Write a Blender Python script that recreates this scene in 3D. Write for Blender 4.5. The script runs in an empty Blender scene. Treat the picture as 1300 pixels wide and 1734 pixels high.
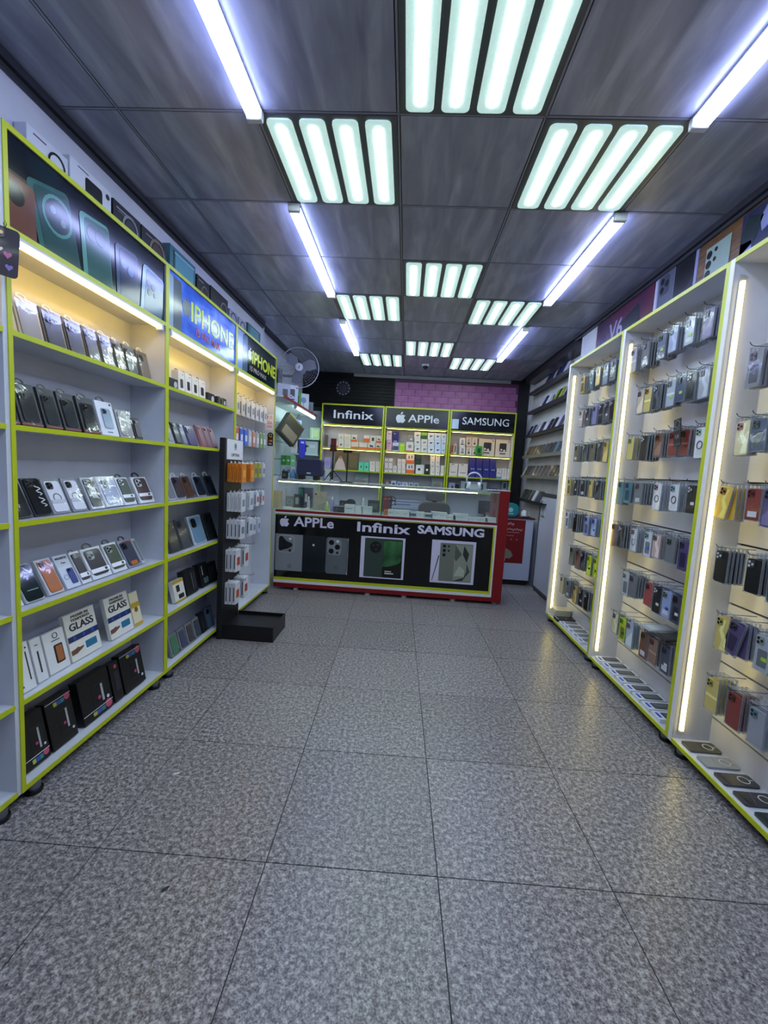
import bpy, bmesh, math, random
from mathutils import Matrix, Vector
random.seed(7)
SC = bpy.context.scene
COL = SC.collection
PI = math.pi

# ------------------------------------------------------------------ camera
FPX, PITCH, YAW, ROLL, EYE = 708.43, -.1004, -.0472, .0585, 1.444
_cy, _sy, _cp, _sp = math.cos(YAW), math.sin(YAW), math.cos(PITCH), math.sin(PITCH)
FW = Vector((_sy*_cp, _cy*_cp, _sp)); _r = Vector((_cy, -_sy, 0)); _u = _r.cross(FW)
RT = math.cos(ROLL)*_r + math.sin(ROLL)*_u
UP = -math.sin(ROLL)*_r + math.cos(ROLL)*_u
cam_data = bpy.data.cameras.new('camera'); cam = bpy.data.objects.new('camera', cam_data); COL.objects.link(cam)
cam_data.sensor_fit = 'HORIZONTAL'; cam_data.sensor_width = 36; cam_data.lens = FPX*36/1300
cam_data.clip_start = .02
mw = Matrix((RT, UP, -FW)).transposed().to_4x4(); mw.translation = (0, 0, EYE)
cam.matrix_world = mw
SC.camera = cam

def yat(px, X, Z):
    """Y of the point on the line X, Z that the photo shows at column px"""
    k = (px-650)/FPX; z = Z-EYE
    return -(X*(k*FW.x-RT.x) + z*(k*FW.z-RT.z)) / (k*FW.y-RT.y)
def xat(px, Y, Z):
    k = (px-650)/FPX; z = Z-EYE
    return -(Y*(k*FW.y-RT.y) + z*(k*FW.z-RT.z)) / (k*FW.x-RT.x)

# ------------------------------------------------------------------ world, exposure
w = bpy.data.worlds.new('world'); SC.world = w; w.use_nodes = True
w.node_tree.nodes['Background'].inputs[0].default_value = (.60, .70, 1, 1)
w.node_tree.nodes['Background'].inputs[1].default_value = .12
vs = SC.view_settings
vs.view_transform = 'Standard'; vs.look = 'None'; vs.gamma = 1; vs.exposure = 0.38; vs.use_curve_mapping = False
SC.cycles.transparent_max_bounces = 24
SC.cycles.max_bounces = 10
SC.cycles.diffuse_bounces = 5
SC.cycles.sample_clamp_indirect = 6

# lamp strengths (used by the lamp builders below)
E_CORE, E_LENS, E_STRIP, E_TUBE, E_LED = 20.0, .40, 18.0, 12.5, 7.5
C_CORE = (.82, 1.0, .98); C_LENS = (.62, .95, .88); C_STRIP = (.44, .51, 1.0)
C_TUBE = (1.0, .65, .10); C_LED = (1.0, .78, .20)

# ------------------------------------------------------------------ materials
def lin(h):
    if not isinstance(h, str): return tuple(h)
    h = h.lstrip('#'); o = []
    for i in (0, 2, 4):
        c = int(h[i:i+2], 16)/255
        o.append(c/12.92 if c <= .04045 else ((c+.055)/1.055)**2.4)
    return tuple(o)
_mats = {}
def M(col, rough=.45, metal=0, coat=0, spec=.5):
    k = (col, rough, metal, coat, spec)
    if k in _mats: return _mats[k]
    m = bpy.data.materials.new('paint_'+str(col).strip('#')); m.use_nodes = True
    b = m.node_tree.nodes['Principled BSDF']
    b.inputs['Base Color'].default_value = (*lin(col), 1)
    b.inputs['Roughness'].default_value = rough; b.inputs['Metallic'].default_value = metal
    b.inputs['Coat Weight'].default_value = coat; b.inputs['Coat Roughness'].default_value = .06
    b.inputs['Specular IOR Level'].default_value = spec
    _mats[k] = m; return m
def EM(name, col, s):
    k = ('em', name)
    if k in _mats: return _mats[k]
    m = bpy.data.materials.new(name); m.use_nodes = True; nt = m.node_tree; nt.nodes.clear()
    e = nt.nodes.new('ShaderNodeEmission'); o = nt.nodes.new('ShaderNodeOutputMaterial')
    e.inputs[0].default_value = (*lin(col), 1); e.inputs[1].default_value = s
    nt.links.new(e.outputs[0], o.inputs[0]); _mats[k] = m; return m
def clear(name, gloss, diff, rough=.05, tint=(1, 1, 1), dcol=(.85, .88, .92), crinkle=0):
    k = ('cl', name)
    if k in _mats: return _mats[k]
    m = bpy.data.materials.new(name); m.use_nodes = True; nt = m.node_tree; nt.nodes.clear(); N = nt.nodes.new
    t = N('ShaderNodeBsdfTransparent'); g = N('ShaderNodeBsdfGlossy'); d = N('ShaderNodeBsdfDiffuse')
    a = N('ShaderNodeMixShader'); b = N('ShaderNodeMixShader'); o = N('ShaderNodeOutputMaterial')
    t.inputs[0].default_value = (*tint, 1); d.inputs[0].default_value = (*dcol, 1)
    g.inputs['Roughness'].default_value = rough
    a.inputs[0].default_value = diff; b.inputs[0].default_value = gloss
    L = nt.links.new
    if crinkle:
        tc = N('ShaderNodeTexCoord'); nz = N('ShaderNodeTexNoise'); bp = N('ShaderNodeBump')
        nz.inputs['Scale'].default_value = 13; nz.inputs['Detail'].default_value = 2; nz.inputs['Distortion'].default_value = 1.5
        bp.inputs['Strength'].default_value = crinkle; bp.inputs['Distance'].default_value = .01
        L(tc.outputs['Object'], nz.inputs['Vector']); L(nz.outputs[0], bp.inputs['Height']); L(bp.outputs[0], g.inputs['Normal'])
    L(t.outputs[0], a.inputs[1]); L(d.outputs[0], a.inputs[2]); L(a.outputs[0], b.inputs[1]); L(g.outputs[0], b.inputs[2]); L(b.outputs[0], o.inputs[0])
    _mats[k] = m; return m
def textured(name, build):
    m = bpy.data.materials.new(name); m.use_nodes = True; nt = m.node_tree
    build(nt, nt.nodes['Principled BSDF'], nt.nodes.new, nt.links.new); return m
def ramp(N, stops):
    r = N('ShaderNodeValToRGB'); e = r.color_ramp.elements
    while len(e) < len(stops): e.new(.5)
    for i, (p, c) in enumerate(stops): e[i].position = p; e[i].color = (*lin(c), 1)
    return r
def granite(nt, b, N, L):
    tc = N('ShaderNodeTexCoord'); oi = N('ShaderNodeObjectInfo'); ad = N('ShaderNodeVectorMath'); ad.operation = 'ADD'
    ml = N('ShaderNodeVectorMath'); ml.operation = 'SCALE'; ml.inputs['Scale'].default_value = 9
    cb = N('ShaderNodeCombineXYZ'); L(oi.outputs['Random'], cb.inputs[0]); L(oi.outputs['Random'], cb.inputs[1])
    L(cb.outputs[0], ml.inputs[0]); L(tc.outputs['Object'], ad.inputs[0]); L(ml.outputs[0], ad.inputs[1])
    n1 = N('ShaderNodeTexNoise'); n1.inputs['Scale'].default_value = 58; n1.inputs['Detail'].default_value = 5; n1.inputs['Roughness'].default_value = .78
    n2 = N('ShaderNodeTexNoise'); n2.inputs['Scale'].default_value = 160; n2.inputs['Detail'].default_value = 3
    n3 = N('ShaderNodeTexNoise'); n3.inputs['Scale'].default_value = 5; n3.inputs['Detail'].default_value = 3
    for n in (n1, n2, n3): L(ad.outputs[0], n.inputs['Vector'])
    r1 = ramp(N, [(.35, '#2a262a'), (.44, '#595458'), (.50, '#817c7f'), (.56, '#aeaaa9'), (.66, '#dcd8d5')])
    L(n1.outputs[0], r1.inputs[0])
    r2 = ramp(N, [(.36, '#252225'), (.5, '#726d70'), (.66, '#bdb9b7')]); L(n2.outputs[0], r2.inputs[0])
    mx = N('ShaderNodeMix'); mx.data_type = 'RGBA'; mx.inputs[0].default_value = .38
    L(r1.outputs[0], mx.inputs[6]); L(r2.outputs[0], mx.inputs[7])
    hs = N('ShaderNodeHueSaturation'); mr = N('ShaderNodeMapRange')
    mr.inputs['To Min'].default_value = .86; mr.inputs['To Max'].default_value = 1.0
    L(oi.outputs['Random'], mr.inputs['Value']); L(mr.outputs[0], hs.inputs['Value']); L(mx.outputs[2], hs.inputs['Color'])
    L(hs.outputs[0], b.inputs['Base Color'])
    rr = N('ShaderNodeMapRange'); rr.inputs['To Min'].default_value = .20; rr.inputs['To Max'].default_value = .42
    L(n1.outputs[0], rr.inputs['Value']); L(rr.outputs[0], b.inputs['Roughness'])
    bp = N('ShaderNodeBump'); bp.inputs['Strength'].default_value = .12; bp.inputs['Distance'].default_value = .004
    L(n1.outputs[0], bp.inputs['Height']); L(bp.outputs[0], b.inputs['Normal'])
def ceil_marble(nt, b, N, L):
    tc = N('ShaderNodeTexCoord'); mp = N('ShaderNodeMapping'); oi = N('ShaderNodeObjectInfo')
    mp.inputs['Rotation'].default_value = (0, 0, .55); mp.inputs['Scale'].default_value = (5.5, 1.0, 1)
    sc = N('ShaderNodeMath'); sc.operation = 'MULTIPLY'; sc.inputs[1].default_value = 12
    cb = N('ShaderNodeCombineXYZ'); L(oi.outputs['Random'], sc.inputs[0]); L(sc.outputs[0], cb.inputs[0]); L(sc.outputs[0], cb.inputs[1])
    L(cb.outputs[0], mp.inputs['Location']); L(tc.outputs['Object'], mp.inputs['Vector'])
    n = N('ShaderNodeTexNoise'); n.inputs['Scale'].default_value = 2.2; n.inputs['Detail'].default_value = 6; n.inputs['Distortion'].default_value = .6
    L(mp.outputs[0], n.inputs['Vector'])
    r = ramp(N, [(.3, '#757988'), (.5, '#8b8f9e'), (.62, '#9ca0ae'), (.78, '#b4b7c2')]); L(n.outputs[0], r.inputs[0])
    L(r.outputs[0], b.inputs['Base Color'])
    rr = N('ShaderNodeMapRange'); rr.inputs['To Min'].default_value = .24; rr.inputs['To Max'].default_value = .38
    L(n.outputs[0], rr.inputs['Value']); L(rr.outputs[0], b.inputs['Roughness'])
def laminate(c0, c1, rough):
    def f(nt, b, N, L):
        tc = N('ShaderNodeTexCoord'); n = N('ShaderNodeTexNoise'); n.inputs['Scale'].default_value = 3; n.inputs['Detail'].default_value = 4
        L(tc.outputs['Object'], n.inputs['Vector']); r = ramp(N, [(.35, c0), (.65, c1)]); L(n.outputs[0], r.inputs[0])
        L(r.outputs[0], b.inputs['Base Color']); b.inputs['Roughness'].default_value = rough
    return f
def wood(nt, b, N, L):
    tc = N('ShaderNodeTexCoord'); mp = N('ShaderNodeMapping'); mp.inputs['Scale'].default_value = (1, 1.2, 9)
    n = N('ShaderNodeTexNoise'); n.inputs['Scale'].default_value = 4; n.inputs['Detail'].default_value = 6; n.inputs['Distortion'].default_value = 1.2
    L(tc.outputs['Object'], mp.inputs[0]); L(mp.outputs[0], n.inputs['Vector'])
    r = ramp(N, [(.3, '#3a2406'), (.5, '#5e3e10'), (.7, '#7c561c')]); L(n.outputs[0], r.inputs[0]); L(r.outputs[0], b.inputs['Base Color']); b.inputs['Roughness'].default_value = .4
def two_tone(c0, c1, scale, rough, vec=(1, 1, 1)):
    def f(nt, b, N, L):
        tc = N('ShaderNodeTexCoord'); mp = N('ShaderNodeMapping'); mp.inputs['Scale'].default_value = vec
        n = N('ShaderNodeTexNoise'); n.inputs['Scale'].default_value = scale; n.inputs['Detail'].default_value = 4
        L(tc.outputs['Object'], mp.inputs[0]); L(mp.outputs[0], n.inputs['Vector'])
        r = ramp(N, [(.3, c0), (.7, c1)]); L(n.outputs[0], r.inputs[0]); L(r.outputs[0], b.inputs['Base Color']); b.inputs['Roughness'].default_value = rough
    return f

MF = textured('floor_granite', granite); MC = textured('ceiling_marble', ceil_marble)
MWHITE = textured('white_laminate', laminate('#c2c5cf', '#cdd0d9', .25))
MWALL = textured('wall_paint', laminate('#b9bcc8', '#c6c8d2', .6))
MWOOD = textured('wood_grain', wood)
MPURPLE = textured('purple_paper', two_tone('#85487a', '#b070a4', 6, .5))
MLIME = M('#b9c312', .35); MRED = M('#7e0812', .35); MBLACK = M('#0c0c0f', .35); MDARK = M('#17181c', .4)
MGRID = M('#33343a', .4); MSTEEL = M('#8b8e95', .3, .9); MWIRE = M('#4a4b50', .35, .8)
MCLEAR = clear('clear_sleeve', .024, .004, .03, crinkle=.07); MGLASS = clear('case_glass', .10, .015, .02, (.95, 1, .98)); MBAG = clear('clear_bag', .10, .04, .10)
MPW = M('#e4e5ea', .4); MPB = M('#101114', .35)

# ------------------------------------------------------------------ mesh helpers
class MB:
    def __init__(s): s.v = []; s.f = []
    def quadset(s, vs, fs):
        o = len(s.v); s.v += [tuple(p) for p in vs]; s.f += [tuple(i+o for i in f) for f in fs]; return s
    def box(s, x0, x1, y0, y1, z0, z1):
        return s.quadset([(x0,y0,z0),(x1,y0,z0),(x1,y1,z0),(x0,y1,z0),(x0,y0,z1),(x1,y0,z1),(x1,y1,z1),(x0,y1,z1)],
            [(0,3,2,1),(4,5,6,7),(0,1,5,4),(1,2,6,5),(2,3,7,6),(3,0,4,7)])
    def poly(s, pts, y0, y1):
        """pts (x,z) counter-clockwise seen from the front (-y); prism from y0 (front) to y1"""
        n = len(pts); vs = [(x, y0, z) for x, z in pts]+[(x, y1, z) for x, z in pts]
        fs = [tuple(range(n)), tuple(range(2*n-1, n-1, -1))]+[(i, i+n, (i+1) % n+n, (i+1) % n) for i in range(n)]
        return s.quadset(vs, fs)
    def rr(s, cx, cz, w, h, r, y0, y1, n=4):
        p = []
        for sx, sz, a0 in ((1, -1, -PI/2), (1, 1, 0), (-1, 1, PI/2), (-1, -1, PI)):
            for k in range(n+1):
                a = a0+k*PI/2/n; p.append((cx+sx*(w/2-r)+r*math.cos(a), cz+sz*(h/2-r)+r*math.sin(a)))
        return s.poly(p, y0, y1)
    def disc(s, cx, cz, r, y0, y1, n=14):
        return s.poly([(cx+r*math.cos(2*PI*k/n), cz+r*math.sin(2*PI*k/n)) for k in range(n)], y0, y1)
    def ring(s, cx, cz, r0, r1, y0, y1, n=20):
        vs = []
        for k in range(n):
            c, q = math.cos(2*PI*k/n), math.sin(2*PI*k/n)
            vs += [(cx+r0*c, y0, cz+r0*q), (cx+r1*c, y0, cz+r1*q), (cx+r1*c, y1, cz+r1*q), (cx+r0*c, y1, cz+r0*q)]
        fs = []
        for k in range(n):
            a = 4*k; b = 4*((k+1) % n)
            for i in range(4): j = (i+1) % 4; fs.append((a+i, a+j, b+j, b+i))
        return s.quadset(vs, fs)
    def tube(s, path, r, n=6):
        P = [Vector(p) for p in path]; vs = []
        for i, p in enumerate(P):
            d = (P[min(i+1, len(P)-1)]-P[max(i-1, 0)]).normalized()
            a = d.orthogonal().normalized() if abs(d.z) > .9 else d.cross(Vector((0, 0, 1))).normalized()
            b = d.cross(a)
            rad = r[i] if isinstance(r, (list, tuple)) else r
            vs += [p+rad*(math.cos(2*PI*k/n)*a+math.sin(2*PI*k/n)*b) for k in range(n)]
        fs = []
        for i in range(len(P)-1):
            for k in range(n): a = i*n+k; b = i*n+(k+1) % n; fs.append((a, b, b+n, a+n))
        fs += [tuple(range(n-1, -1, -1)), tuple(range((len(P)-1)*n, len(P)*n))]
        return s.quadset(vs, fs)
    def cyl(s, p0, p1, r, n=14): return s.tube([p0, p1], r, n)
    def lathe(s, prof, cx=0, cy=0, n=16):
        vs = [(cx+r*math.cos(2*PI*k/n), cy+r*math.sin(2*PI*k/n), z) for r, z in prof for k in range(n)]
        fs = [(i*n+k, i*n+(k+1) % n, (i+1)*n+(k+1) % n, (i+1)*n+k) for i in range(len(prof)-1) for k in range(n)]
        fs += [tuple(range(n-1, -1, -1)), tuple(range((len(prof)-1)*n, len(prof)*n))]
        return s.quadset(vs, fs)
    def mesh(s, name, smooth=False, bevel=0):
        me = bpy.data.meshes.new(name); me.from_pydata(s.v, [], s.f); me.update()
        bm = bmesh.new(); bm.from_mesh(me)
        bmesh.ops.recalc_face_normals(bm, faces=bm.faces)
        if bevel: bmesh.ops.bevel(bm, geom=bm.edges[:], offset=bevel, segments=1, affect='EDGES')
        bm.to_mesh(me); bm.free()
        if smooth:
            for p in me.polygons: p.use_smooth = True
            try: me.set_sharp_from_angle(angle=.7)
            except Exception: pass
        me.materials.append(None); return me
_cache = {}
def cm(key, fn, **kw):
    if key not in _cache: _cache[key] = fn(MB()).mesh(str(key[0]), **kw)
    return _cache[key]
def obj(name, me, mat, parent=None, loc=(0, 0, 0), rot=(0, 0, 0), scale=None):
    if isinstance(me, MB): me = me.mesh(name)
    o = bpy.data.objects.new(name, me); COL.objects.link(o)
    o.location = loc; o.rotation_euler = rot
    if scale: o.scale = scale
    if me.materials and mat is not None:
        o.material_slots[0].link = 'OBJECT'; o.material_slots[0].material = mat
    if parent: o.parent = parent
    return o
def tag(o, label, cat, group=None):
    o['label'] = label; o['category'] = cat
    if group: o['group'] = group
    return o
def thing(name, label, cat, loc=(0, 0, 0), rot=(0, 0, 0), group=None):
    o = bpy.data.objects.new(name, None); COL.objects.link(o); o.empty_display_size = .05
    o.location = loc; o.rotation_euler = rot
    return tag(o, label, cat, group)
def struct(name, mb, mat, parent=None, smooth=False):
    o = obj(name, mb.mesh(name, smooth=smooth), mat, parent)
    if parent is None: o['kind'] = 'structure'
    return o
def bx(name, mat, parent, x0, x1, y0, y1, z0, z1, bevel=0):
    c = ((x0+x1)/2, (y0+y1)/2, z0); dims = (round(x1-x0, 4), round(y1-y0, 4), round(z1-z0, 4))
    a, b_, h = dims
    me = cm(('box',)+dims+(bevel,), lambda m: m.box(-a/2, a/2, -b_/2, b_/2, 0, h), bevel=bevel)
    return obj(name, me, mat, parent, c)
def text_mesh(s, size, bold=.0, depth=.0012):
    k = ('text', s, size, bold)
    if k in _cache: return _cache[k]
    cu = bpy.data.curves.new('lettering', 'FONT'); cu.body = s; cu.size = size; cu.offset = bold*size; cu.extrude = depth
    cu.align_x = 'CENTER'; cu.align_y = 'CENTER'; cu.resolution_u = 3
    o = bpy.data.objects.new('tmp', cu); COL.objects.link(o)
    dg = bpy.context.evaluated_depsgraph_get(); me = bpy.data.meshes.new_from_object(o.evaluated_get(dg))
    bpy.data.objects.remove(o)
    for v in me.vertices: x, y, z = v.co; v.co = (x, -z, y)
    me.materials.clear(); me.materials.append(None); _cache[k] = me; return me
def lettering(s, size, mat, parent, loc, bold=.0, wide=None, rot=(0, 0, 0), name='lettering'):
    me = text_mesh(s, size, bold); sx = 1
    if wide:
        xs = [v.co.x for v in me.vertices]; sx = wide/(max(xs)-min(xs))
    return obj(name, me, mat, parent, loc, rot, (sx, 1, 1))
def smooth_closed(pts, n=5):
    out = []; N = len(pts)
    for i in range(N):
        p0, p1, p2, p3 = (Vector(pts[(i+k-1) % N]) for k in range(4))
        for j in range(n):
            t = j/n
            q = .5*((2*p1)+(p2-p0)*t+(2*p0-5*p1+4*p2-p3)*t*t+(3*p1-p0-3*p2+p3)*t**3); out.append((q.x, q.y))
    return out
def fruit_logo(parent, h, mat, loc):
    """apple outline with a bite and a leaf, h tall, centred"""
    a = [(0, .70), (.10, .725), (.22, .735), (.34, .70), (.40, .64), (.335, .58), (.30, .48), (.335, .37), (.425, .30), (.37, .17), (.28, .05), (.20, .005),
         (.10, .02), (0, .045), (-.10, .02), (-.20, .005), (-.29, .07), (-.38, .22), (-.42, .40), (-.39, .57), (-.31, .68), (-.20, .735), (-.10, .725)]
    lf = [(-.015, .76), (.08, .78), (.16, .86), (.175, .985), (.08, .955), (0, .87)]
    m = MB()
    for q in (a, lf):
        p = smooth_closed(q); A = sum(p[i][0]*p[(i+1) % len(p)][1]-p[(i+1) % len(p)][0]*p[i][1] for i in range(len(p)))
        if A < 0: p = p[::-1]
        m.poly([(x*h, (z-.5)*h) for x, z in p], -.0012, 0)
    me = m.mesh('fruit_logo'); return obj('fruit_logo', me, mat, parent, loc)
LEFT, RIGHT, BACK = PI/2, -PI/2, 0.0
ORD = ['zeroth', 'first', 'second', 'third', 'fourth', 'fifth', 'sixth', 'seventh', 'eighth', 'ninth', 'tenth', 'eleventh', 'twelfth']

# ================================================================== SETTING
XW0, XW1, YF, YB, ZC = -1.70, 1.80, -1.35, 6.64, 2.908
# --- floor: granite tiles with recessed joints, laid a degree off the room
floor = struct('floor', MB().box(XW0-.1, XW1+.1, YF, YB+.1, -.06, -.006), M('#38363a', .7))
TS, FX, FY, TH = .624, .2043, 1.3793, .0195
def clip(poly, f):
    out = []
    for i in range(len(poly)):
        a, b = poly[i], poly[(i+1) % len(poly)]; fa, fb = f(a), f(b)
        if fa >= 0: out.append(a)
        if fa*fb < 0: t = fa/(fa-fb); out.append((a[0]+t*(b[0]-a[0]), a[1]+t*(b[1]-a[1])))
    return out
g = .0020
for i in range(-4, 4):
    for j in range(-5, 10):
        q = []
        for u, v in ((i*TS+g, j*TS+g), ((i+1)*TS-g, j*TS+g), ((i+1)*TS-g, (j+1)*TS-g), (i*TS+g, (j+1)*TS-g)):
            q.append((FX+u*math.cos(TH)-v*math.sin(TH), FY+v*math.cos(TH)+u*math.sin(TH)))
        for fn in (lambda p: p[0]-XW0, lambda p: XW1-p[0], lambda p: p[1]-YF, lambda p: YB-p[1]):
            if q: q = clip(q, fn)
        if len(q) < 3: continue
        cx = sum(p[0] for p in q)/len(q); cy = sum(p[1] for p in q)/len(q); n = len(q)
        m = MB().quadset([(x-cx, y-cy, 0) for x, y in q]+[(x-cx, y-cy, -.006) for x, y in q],
            [tuple(range(n)), tuple(range(2*n-1, n-1, -1))]+[(k, k+n, (k+1) % n+n, (k+1) % n) for k in range(n)])
        obj('tile', m.mesh('tile'), MF, floor, (cx, cy, 0))
# --- walls
wl = struct('wall_left', MB().box(XW0-.1, XW0, YF, YB, 0, ZC+.02), MWALL)
struct('trim_1', MB().box(XW0, -1.605, YF, 4.56, 2.585, ZC-.03), MWALL)['label'] = 'white boxed-out strip of wall above the left cabinets'
wr = struct('wall_right', MB().box(XW1, XW1+.1, YF, YB, 0, ZC+.02), MWALL)
struct('trim_2', MB().box(1.645, XW1, YF, 4.36, 2.60, ZC-.03), MWALL)
wb = struct('wall_back', MB().box(XW0-.1, XW1+.1, YB, YB+.1, 0, ZC+.02), MDARK)
m = MB()
for s, x in ((1, -1.605), (-1, 1.645)):
    m = MB().box(min(x, x+s*.03), max(x, x+s*.03), YF, 4.5, ZC-.035, ZC-.002).box(min(x, x+s*.016), max(x, x+s*.016), YF, 4.5, ZC-.06, ZC-.04)
    struct('trim_3' if s > 0 else 'trim_4', m, MGRID)
struct('trim_5', MB().box(1.66, XW1, 4.36, YB-.25, ZC-.10, ZC-.004).box(1.70, XW1, 4.37, 4.47, 2.55, ZC-.10), MBLACK)
# back wall: purple brick-pattern paper sheets and black roller slats
pur = struct('trim_6', MB().box(-.255, 1.63, YB-.012, YB, 2.30, ZC-.06), M('#55304f', .6), None)
pur['label'] = 'purple brick-pattern wallpaper above the back shelving'
bw, bh = .205, .098
for r in range(7):
    z0 = 2.31+r*bh
    if z0+bh > ZC-.06: break
    x = -.25-(bw/2 if r % 2 else 0)
    while x < 1.62:
        a, b = max(x, -.25)+.003, min(x+bw, 1.625)-.003
        if b-a > .03: bx('brick', MPURPLE, pur, a, b, YB-.018, YB-.011, z0+.003, z0+bh-.003)
        x += bw
for k in range(11):
    z = 2.37+k*.048
    s = bx('slat', M('#07070a', .5, 0, 0, .2), wb, -1.70, -.262, YB-.020, YB-.001, z, z+.040)
bx('wall_board', M('#c3d0d2', .5), wb, XW0, -1.335, YB-.012, YB, 0, 2.30)
bx('top_strip', M('#8f9094', .6), wb, -.9, 1.5, YB-.03, YB-.02, ZC-.055, ZC-.006)
# --- ceiling: 60 cm metal tiles in a dark grid
ceil = struct('ceiling', MB().box(XW0-.1, XW1+.1, YF, YB+.1, ZC+.012, ZC+.06), M('#232429', .5))
GX, GY, G = -.1252, 1.8811, .6
xs = [-1.605]+[GX+G*k for k in range(-2, 3)]+[1.645]
ysl = [GY+G*k for k in range(-5, 9)]; ysl[-1] = YB
LIGHTS = {(2, -1), (2, 2), (2, 5)} | {(c, j) for j in (0, 3, 6) for c in (1, 3)}     # (column interval from C-2, row)
LIGHTS |= {(2, -4), (1, -3), (3, -3)}
def cell(cx, j):       # cx: interval index in xs (1 = between C-2 and C-1)
    return xs[cx], xs[cx+1]
for ci in range(len(xs)-1):
    for jj in range(-5, 8):
        x0, x1 = xs[ci], xs[ci+1]; y0 = GY+G*jj; y1 = min(GY+G*(jj+1), YB)
        if (ci == 2 and jj in (0, 3, 6, -3)) or (ci == 3 and jj in (-1, 2, 5, -4)) or (ci == 4 and jj in (0, 3, 6, -3)): continue
        if x1 > 1.64 and y0 > 4.2: x1 = 1.66
        e = .009
        me = cm(('tile_c', round(x1-x0, 3), round(y1-y0, 3)), lambda m, a=x1-x0-2*e, b=y1-y0-2*e: m.box(-a/2, a/2, -b/2, b/2, 0, .012))
        obj('tile', me, MC, ceil, ((x0+x1)/2, (y0+y1)/2, ZC))
for k, x in enumerate(xs[1:-1]):
    obj('grid_bar', MB().box(x-.004, x+.004, YF, YB, ZC-.001, ZC+.012), M('#8c8e98', .4, .2), ceil)
for y in ysl[:-1]:
    obj('grid_bar', MB().box(-1.605, 1.645, y-.004, y+.004, ZC-.001, ZC+.012), M('#8c8e98', .4, .2), ceil)

# ================================================================== CEILING LAMPS
RIB = textured('ribbed_lens', lambda nt, b, N, L: None)
def lens_mat(name, s):
    def f(nt, b, N, L):
        tc = N('ShaderNodeTexCoord'); v = N('ShaderNodeTexVoronoi'); v.inputs['Scale'].default_value = 110
        L(tc.outputs['Object'], v.inputs['Vector'])
        mr = N('ShaderNodeMapRange'); mr.inputs['To Min'].default_value = .75*s; mr.inputs['To Max'].default_value = 1.3*s
        L(v.outputs['Distance'], mr.inputs['Value']); L(mr.outputs[0], b.inputs['Emission Strength'])
        b.inputs['Emission Color'].default_value = (*C_LENS, 1); b.inputs['Base Color'].default_value = (.6, .72, .70, 1); b.inputs['Roughness'].default_value = .2
    return textured(name, f)
MLENS = lens_mat('prismatic_lens', E_LENS)
ME_CORE = EM('panel_core', C_CORE, E_CORE); ME_DIM = EM('panel_core_dim', C_CORE, E_CORE*.4)
ME_STRIP = EM('strip_core', C_STRIP, E_STRIP); ME_TUBE = EM('tube_core', C_TUBE, E_TUBE); ME_LED = EM('led_core', C_LED, E_LED)
PN = 0
def panel_light(ci, j, label, dim=()):
    x0, x1 = xs[ci], xs[ci+1]; y0 = GY+G*j
    t = thing('ceiling_panel_light', label, 'ceiling light', ((x0+x1)/2, y0+G/2, ZC-.004), (0, 0, 0), 'four-lens ceiling panels')
    obj('frame', cm(('pframe',), lambda m: m.box(-.294, .294, -.294, .294, 0, .016)), M('#56585a', .35, .3), t)
    for k in range(4):
        x = (k-1.5)*.142
        lme = cm(('plens',), lambda m: m.rr(0, 0, .112, .55, .022, -.008, 0))
        l = obj('lens', lme, MLENS, t, (x, 0, 0), (PI/2, 0, 0))
        obj('tube', cm(('ptube',), lambda m: m.rr(0, 0, .034, .49, .016, -.0115, -.0082)), ME_DIM if k in dim else ME_CORE, l)
panel_light(3, -1, 'four-lens ceiling panel over the open floor, nearest the entrance')
panel_light(2, 0, 'four-lens ceiling panel on the phones-banner side, nearest the entrance')
panel_light(4, 0, 'four-lens ceiling panel on the hook-bay side, nearest the entrance')
panel_light(3, 2, 'four-lens ceiling panel in the centre column, middle of the shop')
panel_light(2, 3, 'four-lens ceiling panel on the phones-banner side, middle of the shop')
panel_light(4, 3, 'four-lens ceiling panel with one dim lens, hook-bay side', (0,))
panel_light(3, 5, 'four-lens ceiling panel in the centre column above the counter')
panel_light(2, 6, 'four-lens ceiling panel with a failing lens, beside the wall fan', (3,))
panel_light(4, 6, 'four-lens ceiling panel hook-bay side, closest to the purple wall')
panel_light(3, -4, 'four-lens ceiling panel just inside the entrance, centre column')
panel_light(2, -3, 'four-lens ceiling panel just inside the entrance, phones-banner side')
panel_light(4, -3, 'four-lens ceiling panel just inside the entrance, hook-bay side')
def strip_light(x, y0, label):
    t = thing('strip_light', label, 'strip light', (x, y0+.6, ZC-.003), (0, 0, 0), 'surface LED strips on the ceiling')
    obj('housing', cm(('shouse',), lambda m: m.box(-.030, .030, -.585, .585, -.0115, 0)), M('#d4d7de', .4), t)
    obj('diffuser', cm(('sdiff',), lambda m: m.quadset(
        [(a, y, z) for y in (-.575, .575) for a, z in ((-.032, -.012), (-.027, -.040), (.027, -.040), (.032, -.012))],
        [(0, 1, 5, 4), (1, 2, 6, 5), (2, 3, 7, 6), (3, 0, 4, 7), (0, 3, 2, 1), (4, 5, 6, 7)])), ME_STRIP, t)
    for s in (-1, 1):
        obj('end_cap', cm(('scap',), lambda m: m.box(-.033, .033, -.014, .014, -.043, 0), bevel=.003), M('#c3c7d2', .4), t, (0, s*.592, 0))
for x, side in ((GX-G, 'phones-banner'), (GX+2*G, 'hook-bay')):
    for j, wh in ((-5, 'just inside the entrance'), (-2, 'closest to the entrance'), (1, 'in the middle of the shop'), (4, 'closest to the counter')):
        strip_light(x, GY+G*j, f'bluish white LED strip on ceiling, {side} side, {wh}')
t = thing('dome_camera', 'small dark dome camera on the ceiling before the purple wall', 'security camera', (xat(720, 5.9, 2.88), 5.9, ZC-.002))
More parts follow.
